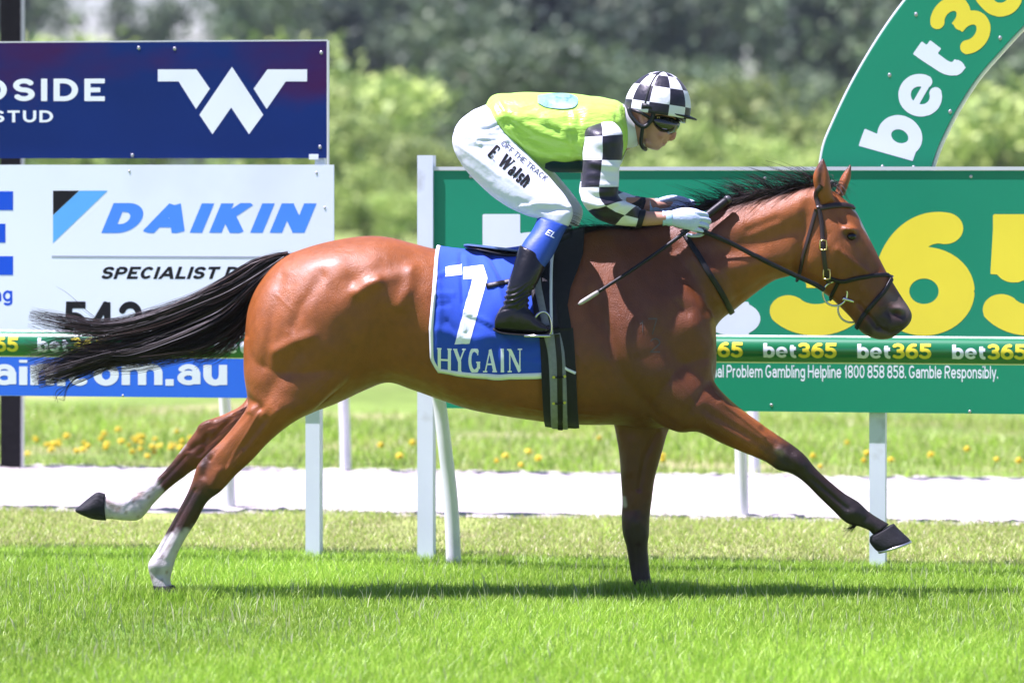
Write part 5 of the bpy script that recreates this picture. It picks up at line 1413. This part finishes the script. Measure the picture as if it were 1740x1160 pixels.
# dark green lower panel and emblem on the back
def patch(name, poly_px, tree, m, parent, off=.003, n=14):
    """filled outline laid on a surface"""
    p = np.array(poly_px, float); c = p.mean(0); V = [c]; F = []
    k = len(p)
    for i in range(1, n + 1): V += list(c + (p - c) * i / n)
    for j in range(k): F.append((0, 1 + j, 1 + (j + 1) % k))
    for i in range(n - 1):
        for j in range(k): F.append((1 + i * k + j, 1 + (i + 1) * k + j, 1 + (i + 1) * k + (j + 1) % k, 1 + i * k + (j + 1) % k))
    return decal(name, np.array(V), F, tree, m, parent, off)
patch('dark_panel', crom(np.array([(927, 277), (940, 273), (960, 275), (985, 272), (1000, 274), (1003, 288), (985, 292), (960, 292), (938, 291), (926, 285)], float), 3), JT, M_dgreen, jo)
patch('back_emblem', crom(np.array([(914, 164), (940, 160.5), (965, 161), (981, 168), (978, 182), (958, 186), (930, 184), (914, 176)], float), 3), JT, mat('emblem_pale_blue', (.20, .40, .44), .4, .5, .2, 60, tint=((.05, .16, .22), 34, .52, .7)), jo, .004)
M_collar = mat('white_collar', (.72, .75, .76), .5, .4, .05, 20)
mobj('collar', *loft([(1058, 176, 1064, 254, .082, 0), (1069, 186, 1078, 250, .066, 0), (1074, 192, 1084, 247, .060, 0)], 36, 4, caps=False)[:2], M_collar, jk)
mobj('necktie', *loft([(1056, 278, 1066, 252, .03, 0), (1050, 285, 1064, 258, .05, 0)], 16)[:2], M_collar, jo)

# gaiters, boots
for sg, st in ((-1, CALF), (1, shift(CALF, 8, 0))):
    mobj('gaiter', *loft([(s[0] - 1, s[1], s[2] + 1, s[3], s[4] + .003, s[5]) for s in st[:4]], 40, 6)[:2], M_gaiter, jk)
    dx = 0 if sg < 0 else 8
    y = sg * abs(BY)
    leg = [(s[0] - 1.5, s[1], s[2] + 1.5, s[3], s[4] + .006, s[5]) for s in st[2:]]
    leg[0] = (883 + dx, 416, 932 + dx, 437, .056, sg * .292)
    foot = [(841 + dx, 540, 840 + dx, 560, .030, y), (848 + dx, 526, 850 + dx, 563, .036, y), (862 + dx, 514, 866 + dx, 565, .040, y), (880 + dx, 512, 882 + dx, 567, .042, y), (896 + dx, 522, 898 + dx, 568, .044, y), (912 + dx, 540, 912 + dx, 568, .043, y), (926 + dx, 551, 925 + dx, 567, .034, y), (934 + dx, 557, 933 + dx, 564, .016, y)]
    bv, bf = remesh([loft(leg, 32)[:2], loft(foot, 28, sq=.85)[:2]], .005, 3, .5)
    nb_ = vnormals(bv, bf); xx, yy = PX(bv)
    fold = np.exp(-((yy - 506) / 16) ** 2) * np.sin(yy * .75 + xx * .35 + 2 * np.sin(xx * .12)) * .0045 + np.exp(-((yy - 545) / 16) ** 2) * np.sin(xx * .35 + yy * .2) * .0004
    bv = bv + nb_ * fold[:, None]
    bo = mobj('boot', bv, bf, M_boot, jk)
    sole = [(838 + dx, 556, 838 + dx, 562, .030, y), (850 + dx, 562, 850 + dx, 567, .038, y), (870 + dx, 565, 870 + dx, 569, .040, y), (900 + dx, 566.5, 900 + dx, 570.5, .044, y), (926 + dx, 565, 926 + dx, 569, .036, y), (935 + dx, 562, 935 + dx, 565, .018, y)]
    mobj('sole', *loft(sole, 24)[:2], M_leather, bo)
    if sg < 0: GV = loft([(s[0] - 1, s[1], s[2] + 1, s[3], s[4] + .003, s[5]) for s in st[:4]], 40, 6)
GT = bvh(GV[0], GV[1])
# printing on the breeches and the gaiter: along the thigh
def slanted(s, p0, p1, hgt, tree, m, parent, ser, wt, gap, res=20, name='lettering', slant=0.0, off=.003):
    v2, f, w = text2d(s, wt, ser, res, gap, slant, .3)
    d = np.array(p1, float) - p0; L = np.linalg.norm(d); d /= L; n = np.array([d[1], -d[0]])
    q = np.array(p0)[None] + v2[:, :1] / w * L * d[None] + v2[:, 1:] * hgt * n[None]
    return decal(name, q, f, tree, m, parent, off)
slanted('E. Walsh', (827, 264), (890, 320), 25, BT, M_black, jk, True, .26, .08, 46, off=.0016)
slanted('OFF THE TRACK', (850, 246), (926, 309), 9.5, BT, mat('print_slate', (.08, .09, .13), .5, .4, 0), jk, False, .14, .16, 30, off=.0016)
slanted('EL', (926, 398), (941, 405), 10, GT, M_lw, jk, False, .16, .1, 30, slant=.2, off=.0016)

# gloves
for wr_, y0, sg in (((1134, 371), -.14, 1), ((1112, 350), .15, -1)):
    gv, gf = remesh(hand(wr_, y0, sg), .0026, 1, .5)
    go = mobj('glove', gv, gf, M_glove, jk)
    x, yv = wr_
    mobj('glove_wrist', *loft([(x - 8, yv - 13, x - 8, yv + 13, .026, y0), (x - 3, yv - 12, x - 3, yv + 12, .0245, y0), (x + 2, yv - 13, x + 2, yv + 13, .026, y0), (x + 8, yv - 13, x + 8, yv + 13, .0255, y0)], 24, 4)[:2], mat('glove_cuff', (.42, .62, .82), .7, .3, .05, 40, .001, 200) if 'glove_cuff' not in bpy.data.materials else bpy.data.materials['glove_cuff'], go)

# helmet
ed = P(1172, 194, 0) - P(1064, 178, 0); er = np.linalg.norm(ed) / 2; ed /= np.linalg.norm(ed); eu = np.array([-ed[2], 0, ed[0]])
hc = (P(1172, 194, 0) + P(1064, 178, 0)) / 2
HVv, HFf, HUv = [], [], []
nu_, nv_ = 60, 22
def hp(i, j, r=1.0):
    ph = 2 * math.pi * j / nu_; th = math.radians(98) * i / nv_
    a = math.sin(th) * math.cos(ph); b_ = math.sin(th) * math.sin(ph); c_ = math.cos(th)
    bul = 1 + .03 * max(0, -a)
    return hc + r * (ed * a * er * 1.0 * bul + np.array([0, 1, 0]) * b_ * .102 + eu * (c_ * .143))
for i in range(nv_ + 1):
    for j in range(nu_): HVv.append(hp(i, j))
for i in range(nv_):
    for j in range(nu_):
        HFf.append((i * nu_ + j, (i + 1) * nu_ + j, (i + 1) * nu_ + (j + 1) % nu_, i * nu_ + (j + 1) % nu_))
        for a, b_ in ((i, j), (i + 1, j), (i + 1, j + 1), (i, j + 1)): HUv.append((b_ / nu_, a / nv_))
helmet = mobj('helmet', HVv, HFf, M_hcheck, jk, uv=HUv); solid(helmet, .006)
HTr = bvh(np.array(HVv), HFf)
M_hband = mat('cap_band', (.70, .76, .80), .5, .4, .04, 20)
bandp = [hp(nv_ - .3, j, 1.012) for j in range(nu_ + 1)]; bandq = [hp(nv_ - 3.0, j, 1.012) for j in range(nu_ + 1)]
V = []; 
for a, b_ in zip(bandp, bandq): V += [a, b_]
mobj('cap_band', V, [(2 * i, 2 * i + 1, 2 * i + 3, 2 * i + 2) for i in range(nu_)], M_hband, helmet)
# peak
PV, PF = [], []
for i in range(6):
    for j in range(25):
        ph = math.radians(-62 + 124 * j / 24)
        base = hp(nv_ - 1, ph / (2 * math.pi) * nu_, 1.0); ext = .001 + .030 * (i / 5) * math.cos(ph * 1.35) ** .8 if abs(ph) < 1.1 else .001
        PV.append(base + ed * ext - eu * ext * .30 * 1.0)
for i in range(5):
    for j in range(24): PF.append((i * 25 + j, i * 25 + j + 1, (i + 1) * 25 + j + 1, (i + 1) * 25 + j))
pk = mobj('peak', PV, PF, M_leather, helmet); solid(pk, .005)
M_harn = mat('harness_black', (.014, .018, .018), .5, .4, .15, 40)
M_gog = mat('goggle_lens', (.010, .012, .010), .08, .6, 0, coat=.6)
M_gogf = mat('goggle_frame', (.012, .012, .013), .45, .4, .1, 30)
for sg in (-1, 1):
    y = sg * .083
    u = [P(1068, 184, y * .9), P(1072, 196, y * .97), P(1083, 210, y * 1.03), P(1094, 215.5, y * 1.05), P(1102, 210, y * 1.03), P(1109, 199, y), P(1111, 186, y * 1.02)]
    mobj('ear_pad', *tube(crom(np.array(u), 6), .0085, 12), M_harn, helmet)
    mobj('chin_strap', *tube(crom(np.array([P(1092, 217, y * .98), P(1090, 232, y * .85), P(1089, 243, y * .66), P(1093, 251, y * .4), P(1097, 254, 0)]), 5), .0075, 10), M_harn, helmet)
    ov = [hp(i, (.32 * sg + .0) * nu_ if sg > 0 else -.32 * nu_, 1.012) for i in np.linspace(1.5, nv_ - 2, 12)]
    mobj('cap_strap', *tube(ov, .0045, 8), M_harn, helmet)
    pad = [P(1090, 180, y * 1.1), P(1100, 181, y * 1.1), P(1112, 186, y * 1.1)]
    mobj('side_pad', *tube(pad, .012, 10), M_harn, helmet)
gg = [(1106, 200, 1108, 211, .080, 0), (1111, 193, 1113, 220, .089, 0), (1121, 190, 1121, 228, .090, 0), (1132, 193, 1130.5, 230, .085, 0), (1143, 198, 1139.5, 229.5, .070, 0), (1151.5, 204, 1147.5, 225, .050, 0), (1156, 210, 1153, 218, .024, 0)]
go = mobj('goggles', *loft(gg, 36, 5, sq=.9)[:2], M_gog, jk)
for sg in (-1, 1):
    mobj('goggle_strap', *tube([P(1112, 205, sg * .082), P(1103, 200, sg * .088), P(1090, 192, sg * .088), P(1072, 186, sg * .07)], .006, 8), M_gogf, go)
    c = P(1118.5, 203, sg * .0845)
    mobj('buckle', *tube([c + np.array([.005 * a, 0, .009 * b_]) for a, b_ in ((-1, -1), (-.6, 1), (1, 1), (.6, -1), (-1, -1))], .0014, 6), M_brass, go)
mobj('raised_goggles', *loft([(1140, 190, 1139, 195, .07, 0), (1150, 192, 1148, 203, .064, 0), (1160, 195, 1158, 209, .045, 0), (1166, 198, 1165, 210, .02, 0)], 24, 4, sq=.9)[:2], M_gog, helmet)
tag(jk, 'jockey in lime silks, checked sleeves and cap and white breeches crouching over the saddle', 'person')

# whip in the near hand
whip = empty('riding_whip', P(1160, 388, -.17))
wp = lambda a: P(983 + (1238 - 983) * a, 517 + (338 - 517) * a + 6 * math.sin(a * 3.14), -.33 + .262 * a)
mobj('shaft', *tube([wp(a) for a in np.linspace(.12, .86, 20)], np.linspace(.0065, .0085, 20), 12), M_leather, whip)
mobj('padded_tip', *tube([wp(a) for a in np.linspace(0, .13, 8)], [.004, .0085, .009, .009, .009, .009, .0085, .008], 12), mat('whip_tip', (.36, .34, .30), .35, .5, .1, 40), whip)
mobj('handle', *tube([wp(a) for a in np.linspace(.80, 1.0, 8)], [.010, .0135, .015, .015, .0155, .0155, .016, .013], 14), M_leather, whip)
mobj('handle_cap', *tube([wp(a) for a in np.linspace(.985, 1.01, 4)], [.0165, .0165, .0165, .010], 14), mat('whip_cap', (.07, .07, .075), .3, .5, .1, 40), whip)
tag(whip, 'black riding whip with pale padded tip held against the horse shoulder', 'whip')

# ------------------------------------------------------------------ the air between the track and the wooded hill
V, F = box((0, 205, 20.0 - 1.2), 420, 235, 21.2)
hz = mobj('haze', V, F, bpy.data.materials.new('haze_air'), smooth=False)
hm = hz.data.materials[0]; hm.use_nodes = True
ht = hm.node_tree; ht.nodes.remove(ht.nodes['Principled BSDF'])
pv = nod(ht, 'ShaderNodeVolumePrincipled'); pv.inputs['Color'].default_value = (.78, .87, 1.0, 1); pv.inputs['Density'].default_value = .00018; pv.inputs['Anisotropy'].default_value = .2
ht.links.new(pv.outputs[0], ht.nodes['Material Output'].inputs['Volume'])
tag(hz, 'thin pale summer haze in front of the wooded hill', 'haze', kind='stuff')
